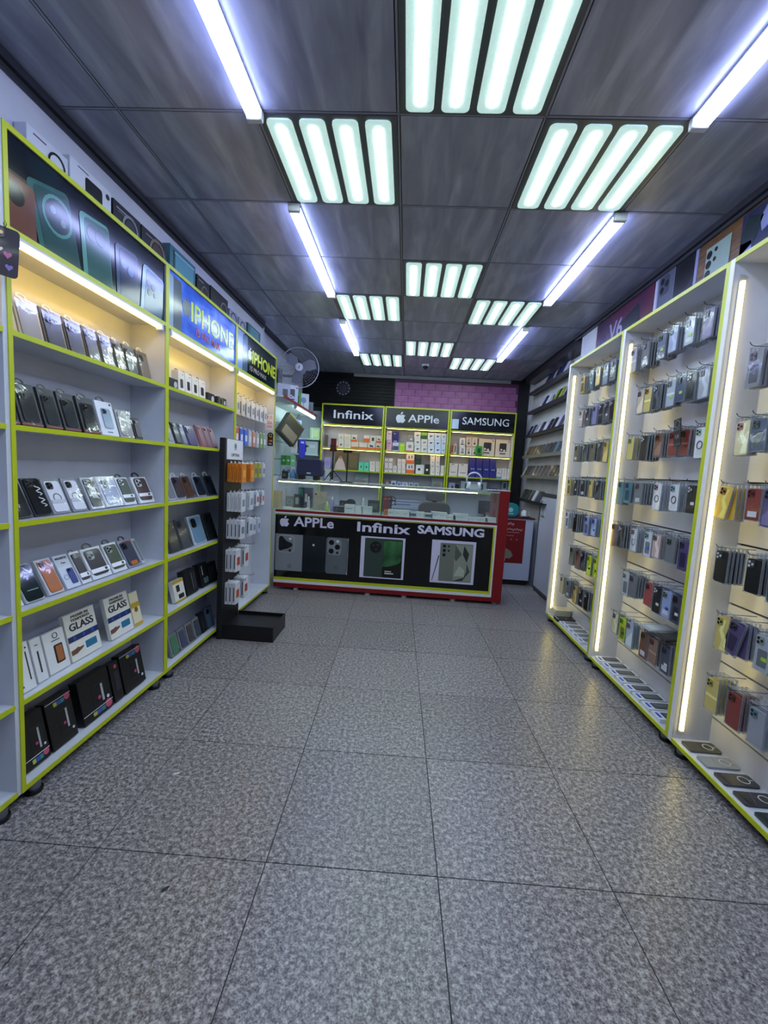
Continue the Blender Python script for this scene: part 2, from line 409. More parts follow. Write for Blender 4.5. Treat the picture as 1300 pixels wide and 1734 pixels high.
obj('base', MB().lathe([(.05, 0), (.05, -.02), (.04, -.028)]).mesh('base', smooth=True), M('#c8c8cc', .4), t)
obj('lens_ball', MB().lathe([(.036, -.028), (.033, -.045), (.02, -.06), (.004, -.065)]).mesh('lens_ball', smooth=True), M('#0a0a0c', .1), t)

# ================================================================== CABINETS
def foot(parent, x, y, h=.07):
    f = obj('foot', cm(('foot', h), lambda m: m.lathe([(.026, .012), (.026, h)]), smooth=True), MSTEEL, parent, (x, y, 0))
    obj('foot_pad', cm(('footpad',), lambda m: m.lathe([(.034, 0), (.036, .006), (.034, .016), (.024, .018)]), smooth=True), MBLACK, f)
XL = -1.46; XLB = -1.672
LS = [1.87, 1.53, 1.165, .81, .45, .085]
TP = .018
def left_bay(y0, y1, label, shelves, far_edge=True, z1=2.565, sign=2.225):
    t = thing('display_cabinet', label, 'cabinet', (0, 0, 0), (0, 0, 0), 'lime-edged left-hand cabinets')
    for y in (y0, y1-TP):
        p = bx('side_panel', MWHITE, t, XLB, XL, y, y+TP, .065, z1)
        if y == y0 or far_edge: bx('edge_strip', MLIME, p, XL-.001-(XLB+XL)/2, XL+.004-(XLB+XL)/2, -TP/2, TP/2, 0, z1-.065)
    bx('back_panel', MWHITE, t, XLB-.012, XLB, y0, y1, .065, z1)
    for z in [.085]+list(shelves):
        s = bx('shelf', MWHITE, t, XLB, XL-.001, y0+TP, y1-TP, z-.018, z)
        bx('edge_strip', MLIME, s, XL-.001-(XLB+XL-.001)/2, XL+.004-(XLB+XL-.001)/2, -(y1-y0-2*TP)/2, (y1-y0-2*TP)/2, -.001, .019)
    tp = bx('top_panel', MWHITE, t, XLB, XL-.001, y0+TP, y1-TP, z1-.018, z1)
    bx('edge_strip', MLIME, tp, XL-.001-(XLB+XL-.001)/2, XL+.004-(XLB+XL-.001)/2, -(y1-y0-2*TP)/2, (y1-y0-2*TP)/2, -.001, .019)
    sf = bx('soffit', MWHITE, t, XLB, XL-.001, y0+TP, y1-TP, sign-.018, sign)
    bx('edge_strip', MLIME, sf, XL-.001-(XLB+XL-.001)/2, XL+.004-(XLB+XL-.001)/2, -(y1-y0-2*TP)/2, (y1-y0-2*TP)/2, -.001, .019)
    for y in (y0+.09, y1-.06):
        for x in (XL-.035, XLB+.05): foot(t, x, y, .066)
    return t
def tube_light(y0, y1, label):
    t = thing('tube_light', label, 'tube light', (XL-.012, (y0+y1)/2, 2.206), (0, 0, LEFT), 'tube lights in the left-hand cabinets')
    L_ = y1-y0
    obj('housing', MB().box(-L_/2, L_/2, -.016, .016, -.010, 0), M('#c7c9cf', .4), t)
    obj('tube', MB().tube([(-L_/2+.012, -.002, -.020), (L_/2-.012, -.002, -.020)], .0115, 10).mesh('tube', smooth=True), ME_TUBE, t)
    for s in (-1, 1): obj('end_cap', MB().box(s*L_/2-.012, s*L_/2+.006, -.017, .017, -.034, 0), M('#d9dade', .4), t)
BY = [.48, 1.485, 2.49, 3.495, 4.555]
bays = []
bays.append(left_bay(BY[0], BY[1], 'lime-edged white cabinet whose end wall stands beside the phones-banner cabinet', LS[:5], False))
bays.append(left_bay(BY[1], BY[2], 'lime-edged white cabinet topped by the dark banner of green phones', LS[:5]))
bays.append(left_bay(BY[2], BY[3], 'lime-edged white cabinet topped by the blue lettered banner', LS[:5]))
bays.append(left_bay(BY[3], BY[4], 'lime-edged white peg cabinet topped by the black lettered banner', []))
tube_light(BY[0]+.06, BY[1]-.06, 'white tube light at top of the cabinet before the phones banner')
tube_light(BY[1]+.05, BY[2]-.05, 'white tube light under the dark banner of green phones')
tube_light(BY[2]+.05, BY[3]-.05, 'white tube light under the blue lettered banner')
tube_light(BY[3]+.05, BY[4]-.05, 'white tube light under the black lettered banner')
# --- banners (local frame: x along the wall, -y out of it)
def banner(k, mat, name='banner'):
    y0, y1 = BY[k]+TP, BY[k+1]-TP; wdt = y1-y0; h = 2.565-.018-2.225
    b = bpy.data.objects.new(name, MB().box(-wdt/2, wdt/2, -.003, .003, 0, h).mesh(name)); COL.objects.link(b)
    b.material_slots[0].link = 'OBJECT'; b.material_slots[0].material = mat
    b.location = (XL-.008, (y0+y1)/2, 2.225); b.rotation_euler = (0, 0, LEFT); b.parent = bays[k]
    return b, wdt, h
def gloss_print(name, stops, vec, rough=.12):
    def f(nt, b, N, L):
        tc = N('ShaderNodeTexCoord'); mp = N('ShaderNodeMapping'); mp.inputs['Scale'].default_value = vec
        n = N('ShaderNodeTexNoise'); n.inputs['Scale'].default_value = 3; n.inputs['Detail'].default_value = 2
        L(tc.outputs['Object'], mp.inputs[0]); L(mp.outputs[0], n.inputs['Vector'])
        r = ramp(N, stops); L(n.outputs[0], r.inputs[0]); L(r.outputs[0], b.inputs['Base Color']); b.inputs['Roughness'].default_value = rough
    return textured(name, f)
def pic(b, pts, mat, y=-.0036, name='print'):
    p = list(pts); A = sum(p[i][0]*p[(i+1) % len(p)][1]-p[(i+1) % len(p)][0]*p[i][1] for i in range(len(p)))
    if A < 0: p = p[::-1]
    return obj(name, MB().poly(p, y, y+.0012).mesh(name), mat, b)
def rot_rr(cx, cz, w, h, r, a, n=4):
    o = []
    for sx, sz, a0 in ((1, -1, -PI/2), (1, 1, 0), (-1, 1, PI/2), (-1, -1, PI)):
        for k in range(n+1):
            q = a0+k*PI/2/n; x = sx*(w/2-r)+r*math.cos(q); z = sz*(h/2-r)+r*math.sin(q)
            o.append((cx+x*math.cos(a)-z*math.sin(a), cz+x*math.sin(a)+z*math.cos(a)))
    return o
def clipz(pts, lo, hi, x0, x1):
    for fn in (lambda p: p[1]-lo, lambda p: hi-p[1], lambda p: p[0]-x0, lambda p: x1-p[0]): pts = clip(pts, fn)
    return pts
b1, W1, H1 = banner(1, gloss_print('phones_banner', [(.3, '#05070c'), (.55, '#101a26'), (.8, '#25434a')], (1, 1, 1.5)))
def bphone(cx, cz, w, h, a, col, col2, cams, y):
    lo, hi, xa, xb = .004, H1-.004, -W1/2+.004, W1/2-.004
    pic(b1, clipz(rot_rr(cx, cz, w, h, .022, a), lo, hi, xa, xb), M(col, .14), y)
    pic(b1, clipz(rot_rr(cx+.012, cz-.006, w-.03, h-.012, .018, a), lo, hi, xa, xb), M(col2, .14), y-.0008)
    for ic, (dx, dz, r, c) in enumerate(cams):
        X = cx+dx*math.cos(a)-dz*math.sin(a); Z = cz+dx*math.sin(a)+dz*math.cos(a)
        q = clipz([(X+r*math.cos(k*PI/10), Z+r*math.sin(k*PI/10)) for k in range(20)], lo, hi, xa, xb)
        if len(q) > 2: pic(b1, q, M(c, .14), y-.0016-.0004*ic)
bphone(-.45, .05, .17, .30, .0, '#4a3226', '#6b4434', [(.0, .075, .035, '#1c1512')], -.0038)
bphone(-.27, .08, .20, .34, .25, '#2f5f5a', '#1f4846', [(.02, .07, .075, '#4f8a82'), (.02, .07, .062, '#22383e'), (.0, .09, .015, '#5c7c80'), (.04, .05, .015, '#5c7c80')], -.0044)
bphone(-.05, .09, .18, .34, .1, '#5a9488', '#2f5c57', [(-.02, .10, .035, '#1c3a3c'), (.03, .10, .035, '#1c3a3c')], -.0050)
bphone(.16, .08, .17, .32, .06, '#2c4868', '#16284a', [(-.03, .08, .022, '#4a6da0'), (.02, .06, .022, '#4a6da0')], -.0056)
bphone(.36, .06, .19, .34, -.1, '#86a6c8', '#4c6a8c', [(-.04, .09, .018, '#2b3c52'), (0, .085, .018, '#2b3c52'), (-.03, .045, .018, '#2b3c52'), (.02, .05, .012, '#2b3c52')], -.0062)
b2, W2, H2 = banner(2, gloss_print('blue_banner', [(.3, '#2c55c8'), (.5, '#4a78e6'), (.7, '#86a8ff')], (1.6, 1, 3)))
pic(b2, clipz(rot_rr(-.40, .10, .13, .40, .02, 0), .004, H2-.004, -W2/2+.003, W2/2), M('#5d6a72', .14))
pic(b2, clipz(rot_rr(-.455, .12, .05, .36, .02, 0), .004, H2-.004, -W2/2+.003, W2/2), M('#9bb2c4', .14), -.0044)
fruit_logo(b2, .125, M('#2c4a55', .2), (-.275, -.0036, .185))
lettering('IPHONE', .17, M('#c9e34a', .2), b2, (.105, -.0042, .165), .018, .66)
lettering('15 PRO MAX', .07, M('#b02a3a', .2), b2, (.02, -.0042, .060), .012, .37)
b3, W3, H3 = banner(3, gloss_print('black_banner', [(.3, '#0b1216'), (.7, '#1d3136')], (1, 1, 2)))
pic(b3, clipz(rot_rr(-.43, .13, .16, .40, .02, 0), .004, H3-.004, -W3/2+.003, W3/2), M('#93aee0', .14))
pic(b3, clipz(rot_rr(-.33, .13, .11, .36, .02, 0), .004, H3-.004, -W3/2+.003, W3/2), M('#4f6d86', .14), -.0044)
fruit_logo(b3, .11, M('#e8e8ee', .2), (-.22, -.0036, .185))
lettering('IPHONE', .16, M('#d6e22c', .2), b3, (.165, -.0042, .165), .02, .66)
lettering('15 PRO MAX', .06, M('#b9a6a6', .2), b3, (.0, -.0042, .060), .01, .44)

# ------------------------------------------------------------------ packages
def lens_set(parent, cx, cz, s, y, mat=None, n=3):
    pos = [(-.5, .5), (-.5, -.5), (.5, 0)] if n == 3 else [(0, .9), (0, 0), (0, -.9)]
    for dx, dz in pos:
        obj('lens', cm(('lens', s), lambda m: m.disc(0, 0, s*.40, -.0025, 0, 10)), mat or M('#0a0b0e', .1), parent, (cx+dx*s, y, cz+dz*s))
def phone_case(parent, w, h, cx, cz, y, col, bump=None, rough=.3, t=.007, n=3, ring=None, tilt=0, lens='#0a0b0e'):
    """phone case slab, front at y-t, with camera bump, lenses and optional ring"""
    c = obj('phone_case', cm(('case', round(w, 3), round(h, 3), t), lambda m: m.rr(0, 0, w, h, min(w, h)*.16, -t, 0)), M(col, rough, 0, .15), parent, (cx, y, cz), (0, tilt, 0))
    bw_ = w*(.42 if n == 3 else .26); bh_ = w*.42 if n == 3 else w*.8
    if bump:
        bxx, bzz = -w/2+bw_/2+w*.07, h/2-bh_/2-w*.07
        obj('camera_bump', cm(('bump', round(bw_, 3), round(bh_, 3), t), lambda m: m.rr(0, 0, bw_, bh_, bw_*.28, -t-.0025, -t)), M(bump, .2), c, (bxx, 0, bzz))
        lens_set(c, bxx, bzz, w*.19 if n == 3 else w*.24, -t-.0025, M(lens, .1), n)
    if ring:
        obj('ring', cm(('mring', round(w, 3), t), lambda m: m.ring(0, 0, w*.22, w*.27, -t-.0012, -t)), M(ring, .3), c, (0, 0, -h*.05))
    return c
def package(name, label, cat, loc, rz, lean, w, h, d, body, feats=(), group=None, tilt=0, bevel=.0015, shift=0):
    """printed carton standing on its base: local x = width, -y = front, z = up"""
    t = thing(name, label, cat, loc, (-lean, tilt, rz), group)
    bm_ = body if not isinstance(body, str) else M(body, .4)
    obj('carton', cm(('carton', round(w, 3), round(h, 3), round(d, 3)), lambda m: m.box(-w/2, w/2, -d/2, d/2, 0, h), bevel=bevel), bm_, t)
    yf = -d/2-.0002
    for f in feats:
        k = f[0]
        if k == 'rr':
            _, cx, cz, fw, fh, col = f[:6]; ex = f[6] if len(f) > 6 else .0008
            obj(f[7] if len(f) > 7 else 'print', cm(('rr', round(fw*w, 3), round(fh*h, 3), ex), lambda m: m.rr(0, 0, fw*w, fh*h, min(fw*w, fh*h)*.12, -ex, 0, 2)), col if not isinstance(col, str) else M(col, .3), t, (cx*w, yf, cz*h))
        elif k == 'band':
            _, cz, fh, col = f
            obj('band', cm(('band', round(w, 3), round(fh*h, 3)), lambda m: m.box(-w/2+.001, w/2-.001, -.0008, 0, -fh*h/2, fh*h/2)), M(col, .35), t, (0, yf-.0008, cz*h))
        elif k == 'disc':
            _, cx, cz, r, col = f
            obj('print', cm(('pd', round(r*w, 4)), lambda m: m.disc(0, 0, r*w, -.001, 0)), M(col, .3), t, (cx*w, yf-.0006, cz*h))
        elif k == 'ring':
            _, cx, cz, r, col = f
            obj('print', cm(('pr', round(r*w, 4)), lambda m: m.ring(0, 0, r*w*.8, r*w, -.001, 0)), M(col, .3), t, (cx*w, yf-.0014, cz*h))
        elif k == 'phone':
            _, cx, cz, fw, fh, col, bump = f[:7]; kw = f[7] if len(f) > 7 else {}
            phone_case(t, fw*w, fh*h, cx*w, cz*h, yf, col, bump, t=.004, **kw)
        elif k == 'text':
            _, s, cx, cz, size, col = f[:6]
            lettering(s, size, M(col, .4), t, (cx*w, yf-.0012, cz*h), .01, f[6]*w if len(f) > 6 else None)
        elif k == 'tab':
            col = f[1]
            obj('hang_tab', cm(('tab', round(w, 3)), lambda m: m.ring(0, 0, w*.12, w*.19, -.001, .001, 12)), M(col, .3), t, (0, d/4, h+w*.08), (0, 0, 0), (1.3, 1, .8))
        elif k == 'window':
            obj('window_film', cm(('wf', round(w, 3), round(h, 3)), lambda m: m.box(-w/2+.002, w/2-.002, -.0004, 0, .002, h-.002)), MCLEAR, t, (0, yf-.0075, 0))
    return t

LEAN = {'phones banner': [.24, .27, .42, .48, .22, .2], 'blue banner': [0, .36, .38, .32, .22, .26]}
SH = ['top', 'second', 'third', 'fourth', 'fifth', 'bottom']
def litem(s, p0, p1, h, d, body, feats, look, bay, cat='phone case', name='boxed_phone_case', lean=None, x=-1.505, group=None, wmul=.97):
    lean = lean if lean is not None else LEAN[bay][s]
    z = LS[s]; ya, yb = yat(p0, x, z), yat(p1, x, z); wd = (yb-ya)*wmul
    yc = (ya+yb)/2
    # centre the base so that it stands on the shelf after leaning
    off = d/2*math.cos(lean)
    zl = z+d/2*math.sin(lean)+.0006
    return package(name, f'{look}, {SH[s]} shelf, {bay}', cat, (x-off, yc, zl), LEFT, lean, wd, h, d, body, feats, group)
A = 'phones banner'
GW = '#d9dbe3'
# top shelf, phones banner: clear pouches lit yellow
for k, (p0, p1, c, lk) in enumerate([(5, 32, '#c9b48a', 'cream framed clear pouch'), (35, 76, '#8f8a82', 'grey clear pouch with notched print'), (80, 115, '#3a3630', 'dark case in a glossy pouch beside the grey pouch'),
        (118, 147, '#2f2b26', 'dark brown case in a glossy pouch'), (150, 172, '#38342e', 'charcoal case with a pale streak'), (175, 196, '#5a5a6a', 'slate case with bluish flap'),
        (199, 215, '#4a4438', 'narrow olive case'), (217, 237, '#14130f', 'black edged case'), (239, 258, '#6d655a', 'taupe grey case at the row end')]):
    litem(0, p0, p1, .16, .010, M('#b9ad92', .3) if k < 2 else M('#4c463c', .3), [('phone', 0, .47, .84, .84, c, '#26241f' if k > 1 else None, {'rough': .2}), ('window',), ('tab', '#d8d2b0')], lk, A)
# second shelf: black retail packs with loop tops
for k, (p0, p1, lk) in enumerate([(12, 35, 'black retail pack with red foot and white trim'), (38, 75, 'black retail pack with patterned window'), (79, 108, 'black retail pack with silver swirl window'),
        (111, 139, 'black retail pack with bright painted loop of reflection'), (143, 172, 'black retail pack beside the white carton')]):
    t = litem(1, p0, p1, .175, .016, '#0d0d10', [('phone', 0, .46, .72, .72, ['#1c1e22', '#202224', '#2a2f30', '#23282a', '#181a1e'][k], '#08080a', {'rough': .12}), ('band', .04, .05, '#7a1420'), ('window',), ('tab', '#0a0a0c'),
        ('ring', .1, .3, .14, '#c8ccd4'), ('rr', .12, .52, .16, .05, '#c9cdd4')], lk, A)  # pale ring and bar paint the shiny window's reflections into the colour
litem(1, 174, 203, .175, .018, GW, [('phone', 0, .50, .52, .58, '#7d93a8', '#4a5866'), ('rr', 0, .10, .3, .03, '#555a66'), ('disc', .36, .93, .05, '#1c1d22'), ('tab', '#0a0a0c')], 'white carton with a pictured blue-grey case', A)
litem(1, 205, 229, .15, .012, '#9a9a98', [('phone', 0, .5, .8, .84, '#8d8c8a', None), ('window',)], 'pale grey sleeved case leaning by the side wall', A)
litem(1, 231, 243, .12, .012, '#2a2a2e', [('phone', 0, .5, .7, .8, '#4a4448', '#151518')], 'small dark sleeved case by the side wall', A)
# third shelf
litem(2, 22, 57, .165, .010, '#33343a', [('phone', 0, .48, .86, .88, '#131418', '#060608', {'rough': .1}), ('window',)], 'black case in a glossy clear pouch', A)
t = litem(2, 61, 90, .168, .010, '#2b2d33', [('phone', 0, .5, .92, .94, '#0a0a0c', '#1c1d20', {'rough': .08}), ('window',)], 'black glossy case with white squiggles', A)
for zz in (.36, .66):
    pts = [(.012+.012*math.sin(k*1.25), -.0135, zz*.168-.022+k*.0046) for k in range(10)]
    obj('squiggle', MB().tube(pts, .0022, 5).mesh('squiggle'), M('#e6e6ea', .3), t)
for p0, p1, n in ((92, 122, 'beside the squiggle case'), (125, 150, 'beside the dark grey carton')):
    litem(2, p0, p1, .165, .010, '#8a8c96', [('phone', 0, .48, .84, .86, '#d6d6e2', '#2a2c33', {'ring': '#3a3b44'}), ('rr', 0, .34, .8, .1, '#b9bcc8', .006), ('window',)], 'clear pack with white ringed case '+n, A)
litem(2, 157, 179, .165, .014, '#c9ccd6', [('phone', -.02, .5, .82, .86, '#1a1c22', '#9aa0aa'), ('rr', 0, .5, .45, .34, '#b8bcc2', .006), ('window',)], 'dark grey carton with a white label square', A)
litem(2, 181, 211, .165, .02, GW, [('phone', 0, .5, .8, .84, '#8b95bb', '#525a78', {'rough': .15}), ('rr', .0, .66, .8, .04, '#f0f2f8', .006), ('window',)], 'shiny blue-white bagged case', A)
for p0, p1, c, lk in ((212, 233, '#22342c', 'white carton windowing a dark green case'), (238, 263, '#4a352c', 'white carton windowing a brown case')):
    litem(2, p0, p1, .16, .016, GW, [('phone', 0, .52, .78, .84, c, '#c9ccd0'), ('rr', 0, .30, .9, .12, '#e9eaf0', .007), ('rr', .22, .30, .14, .07, '#33363f', .0078), ('tab', '#0c0c10')], lk, A)
# fourth shelf
litem(3, 26, 42, .07, .012, GW, [('rr', 0, .6, .9, .5, '#1a1a1e')], 'small white and black packet', A, name='packet', cat='packet')
litem(3, 46, 77, .165, .012, '#c3c6d0', [('phone', 0, .5, .92, .94, '#10211f', '#0a1413', {'rough': .08}), ('rr', .05, .3, .6, .02, '#8aa09c', .006), ('window',)], 'dark green glossy case in clear pack', A)
litem(3, 85, 111, .165, .016, '#c9ccd6', [('phone', 0, .5, .8, .9, '#b5652c', '#7a4522'), ('window',)], 'tan orange case in a white edged pack', A)
litem(3, 115, 139, .165, .014, '#ccd2e2', [('text', 'MAGNETIC', 0, .90, .014, '#48506a', .8), ('text', 'Case', 0, .76, .011, '#48506a', .3), ('phone', .18, .34, .40, .46, '#2a3a80', '#15192c'), ('ring', -.22, .34, .16, '#9aa3bd')], 'white carton lettered MAGNETIC with a blue phone', A)
for p0, p1, c, lk in ((141, 157, '#2a2128', 'white windowed carton holding a plum black case'), (159, 191, '#221c24', 'wide white windowed carton holding a black case'), (193, 217, '#3c4632', 'white windowed carton holding a camouflage green case')):
    litem(3, p0, p1, .165, .014, GW, [('phone', 0, .52, .8, .82, c, '#9a9ea6'), ('rr', 0, .25, .94, .13, '#eceef4', .007), ('rr', .28, .25, .13, .08, '#2c3038', .0078), ('band', .96, .07, '#f0f1f6'), ('tab', '#0c0c10')], lk, A)
litem(3, 219, 240, .165, .012, '#8f95a6', [('phone', 0, .48, .84, .86, '#1c2740', '#101626'), ('rr', .0, .14, .5, .14, '#c46a1c', .0052), ('rr', .15, .92, .6, .05, '#d84a20'), ('window',), ('tab', '#0c0c10')], 'navy case with an orange flame foot', A)
litem(3, 241, 247, .16, .014, '#b5b8c2', [('rr', 0, .5, .6, .8, '#6a6e78')], 'slim grey carton against the side wall', A, name='slim_carton', cat='carton')
# fifth shelf: stationery pens, glass protectors
litem(4, 36, 64, .20, .02, '#dddee0', [('rr', .25, .5, .07, .6, '#26262a'), ('rr', -.3, .55, .05, .5, '#a8a8ac'), ('disc', .3, .88, .05, '#303036'), ('disc', -.3, .12, .06, '#303036')], 'white stylus carton with a black pen stripe', A, 'carton', 'stylus_carton', x=-1.49)
litem(4, 66, 84, .19, .02, '#d9dadc', [('rr', 0, .45, .14, .5, '#2c2c30'), ('rr', 0, .84, .3, .02, '#55555a')], 'narrow white stylus carton', A, 'carton', 'stylus_carton', x=-1.50)
litem(4, 86, 121, .185, .02, '#dcdcdc', [('rr', .1, .42, .42, .46, '#2b2724'), ('rr', .12, .42, .30, .38, '#a5633c', .0014), ('ring', .05, .88, .12, '#4a4a4e'), ('rr', .05, .76, .4, .02, '#333338')], 'white carton with an orange-brown window', A, 'carton', 'window_carton')
def glass_box(p0, p1, look):
    t = litem(4, p0, p1, .225, .022, '#dbd9cf', [('text', 'PREMIUM', 0, .92, .018, '#6a6358', .55), ('text', 'TEMPERED', 0, .845, .018, '#6a6358', .62), ('text', 'GLASS', 0, .70, .05, '#26263a', .78), ('band', .47, .12, '#22305e'),
        ('disc', -.3, .47, .05, '#4a5a9a'), ('disc', 0, .47, .05, '#3c55c0'), ('disc', .3, .47, .05, '#3c55c0'), ('rr', .18, .22, .44, .20, '#dfe6ea', .0008), ('rr', .18, .23, .38, .16, '#2f6f90', .0016)], look, A, 'screen protector', 'glass_protector_box')
    w_ = t.children[0].dimensions.x
    pts = [(-.48, .14), (-.32, .14), (-.22, .17), (-.12, .20), (-.06, .235), (-.10, .25), (-.2, .245), (-.26, .27), (-.34, .25), (-.48, .24)]
    me = MB().poly([(x*w_, z*.225) for x, z in pts], -.0008, 0).mesh('hand_print'); obj('hand_print', me, M('#6a4638', .4), t, (0, -.0114, 0))
glass_box(123, 174, 'cream tempered glass carton beside the orange-window carton')
glass_box(189, 228, 'cream tempered glass carton beside the gold-banded carton')
litem(4, 229, 243, .20, .016, '#d8cfae', [('band', .62, .14, '#b5952e'), ('disc', .0, .48, .2, '#7a5a1c'), ('band', .06, .08, '#c09a3a')], 'cream carton with gold band and seal', A, 'carton', 'gold_band_carton')
# bottom shelf: black protector boxes
def black_box(p0, p1, flip, look, h=.225):
    zz = (.12 if flip else .88)
    litem(5, p0, p1, h, .045, '#0b0b0e', [('rr', .12, .48 if flip else .45, .46, .50, '#1d1f24'), ('rr', .12, .48 if flip else .45, .40, .44, '#0d0d10', .0013), ('rr', .2, .48, .07, .40, '#a9adb4', .0018), ('disc', .08, .40, .05, '#b04060'),
        ('disc', .34, zz+.02, .11, '#c0506c'), ('rr', .02, zz-.01, .42, .09, '#3f4f9c'), ('rr', -.14, zz-.01, .12, .08, '#a5b82e', .0014), ('rr', .14, zz-.01, .1, .08, '#2c8a7c', .0014), ('band', zz+.07, .012, '#d4d4d8'), ('disc', .36, .2 if not flip else .3, .045, '#c8ccd2')],
        look, A, 'screen protector', 'black_protector_box', lean=.2, x=-1.50)
black_box(43, 88, True, 'black protector box, pink blob at foot, beside end wall')
black_box(91, 134, False, 'black protector box, pink blob near top, between foot-printed boxes')
black_box(144, 194, True, 'wide black protector box, lime and pink print at foot')
black_box(213, 248, False, 'black protector box, pink blob near top, by side wall')
litem(5, 196, 211, .215, .045, '#101013', [('rr', .1, .5, .5, .5, '#26282e'), ('disc', .1, .88, .16, '#b04a64')], 'narrow black protector box between two wide ones', A, 'screen protector', 'black_protector_box', lean=.2, x=-1.50)

B = 'blue banner'
litem(0, 286, 301, .07, .07, '#1d1d22', [('disc', .22, .5, .2, '#b9bcc4')], 'small black cube box with white bulb print', B, 'box', 'gadget_box', lean=0)
for k in range(4):
    litem(0, 302.5+k*11.6, 313.5+k*11.6, .135, .045, '#d9d6d0', [('rr', 0, .42, .42, .42, '#1d1d22'), ('rr', .2, .86, .2, .03, '#55555a'), ('tab', '#101014')], f'white carton with dark hexagon gadget print, {ORD[k+1]} from the divider', B, 'box', 'white_gadget_carton', lean=.05, group='white gadget cartons in a row')
litem(0, 352, 363, .07, .07, '#1f1f25', [('disc', .2, .45, .22, '#b9bcc4')], 'small black cube box beside the white cartons', B, 'box', 'gadget_box', lean=0)
litem(0, 368, 383, .07, .07, '#26222a', [('ring', -.15, .5, .22, '#8fa06a'), ('rr', .3, .5, .15, .4, '#c4c6cc')], 'small dark box with green ring print', B, 'box', 'gadget_box', lean=0)
litem(1, 286, 296, .155, .012, '#a9afc0', [('phone', 0, .5, .8, .85, '#5a6076', '#22252e')], 'blue-grey sleeved case against the divider', B)
litem(1, 300, 309, .15, .010, '#1c1d22', [('ring', 0, .35, .3, '#d8dae2'), ('phone', 0, .5, .85, .9, '#17181c', '#3a3c44')], 'black and white swirl case', B)
litem(1, 311, 319, .15, .012, '#6c7080', [('phone', 0, .5, .85, .9, '#707484', '#3c3f4c')], 'dull grey sleeved case', B)
litem(1, 321, 336, .145, .011, '#4a3a6c', [('phone', 0, .5, .92, .95, '#3c2c66', '#241a3c')], 'deep purple case', B)
for k in range(3):
    litem(1, 342+k*9.4, 351+k*9.4, .165, .018, '#a3646a', [('phone', 0, .5, .8, .9, ['#94666a', '#8f6f72', '#a08488'][k], '#c8aaa8'), ('window',)], ['rose framed clear pack next to the purple case', 'rose framed clear pack in the middle of three', 'pale rose clear pack last of three'][k], B)
for p0, p1, c, b_, lk in ((287, 299, '#777c88', '#b5b9c2', 'clear pack with silver edge'), (300, 316, '#2c3036', '#a8adb6', 'charcoal case in clear pack'), (317.5, 331, '#43302a', '#5a4a42', 'brown leather case'), (336, 350, '#161d2c', '#8b92a2', 'navy case in white-edged pack'), (353, 368, '#121824', '#2a3242', 'dark navy glossy case')):
    litem(2, p0, p1, .16, .010, b_, [('phone', 0, .5, .86, .9, c, '#0c0d10', {'rough': .15}), ('window',), ('tab', '#c9ccd2')], lk, B)
for p0, p1, c, b_, lk in ((290, 307, '#2e3036', '#3a3c42', 'grey bagged case'), (309, 326, '#3a3c44', '#44464e', 'slate bagged case beside the blue tablet case'), (330, 351, '#6d8fa6', '#c0c8d0', 'pale blue tablet case with white edge'), (354, 369, '#14181c', '#20262a', 'black tablet case')):
    litem(3, p0, p1, .215, .012, b_, [('phone', 0, .5, .88, .92, c, '#1a1c20'), ('window',)], lk, B)
litem(4, 298, 316, .15, .03, '#d8d6cc', [('band', .92, .14, '#b99a2c'), ('rr', -.1, .6, .3, .3, '#2c2a28'), ('rr', .1, .22, .5, .2, '#1a1a1c'), ('band', .04, .07, '#b9a02c')], 'white and yellow carton with black shapes', B, 'box', 'gadget_carton')
litem(4, 318, 337, .18, .05, '#0e0e12', [('rr', .1, .5, .06, .7, '#5a5a66'), ('rr', .3, .5, .05, .7, '#4a4a54')], 'black carton with silver pinstripes', B, 'box', 'black_gadget_carton')
litem(4, 343, 356, .18, .05, '#101014', [('rr', .1, .25, .6, .24, '#4a5a58'), ('rr', -.2, .7, .1, .4, '#8a8a90')], 'black carton with grey-green picture', B, 'box', 'black_gadget_carton')
litem(4, 358, 370, .16, .04, '#141619', [('rr', 0, .5, .5, .6, '#23302c')], 'black carton with dark green panel', B, 'box', 'black_gadget_carton')
for k, (p0, p1, c, lk) in enumerate(((292, 306, '#4f7f62', 'clear tray with green earbud case'), (307, 319, '#4a506c', 'clear tray with blue-violet case'), (320, 331, '#4c4650', 'clear tray with mauve grey case'), (332, 342, '#3f4658', 'clear tray with slate case'))):
    litem(5, p0, p1, .15, .02, '#7c7e82', [('phone', 0, .5, .7, .8, c, None), ('rr', .1, .14, .7, .12, '#16181c', .003), ('window',)], lk, B, x=-1.50)
litem(5, 344, 351, .16, .03, '#15171a', [('rr', 0, .5, .5, .6, '#2a2d33')], 'black slim carton beside the clear trays', B, 'box', 'slim_carton', x=-1.50)
litem(5, 353, 364, .17, .02, '#3a4654', [('phone', 0, .5, .8, .9, '#46586a', '#1a2028')], 'steel blue sleeved case', B, x=-1.50)

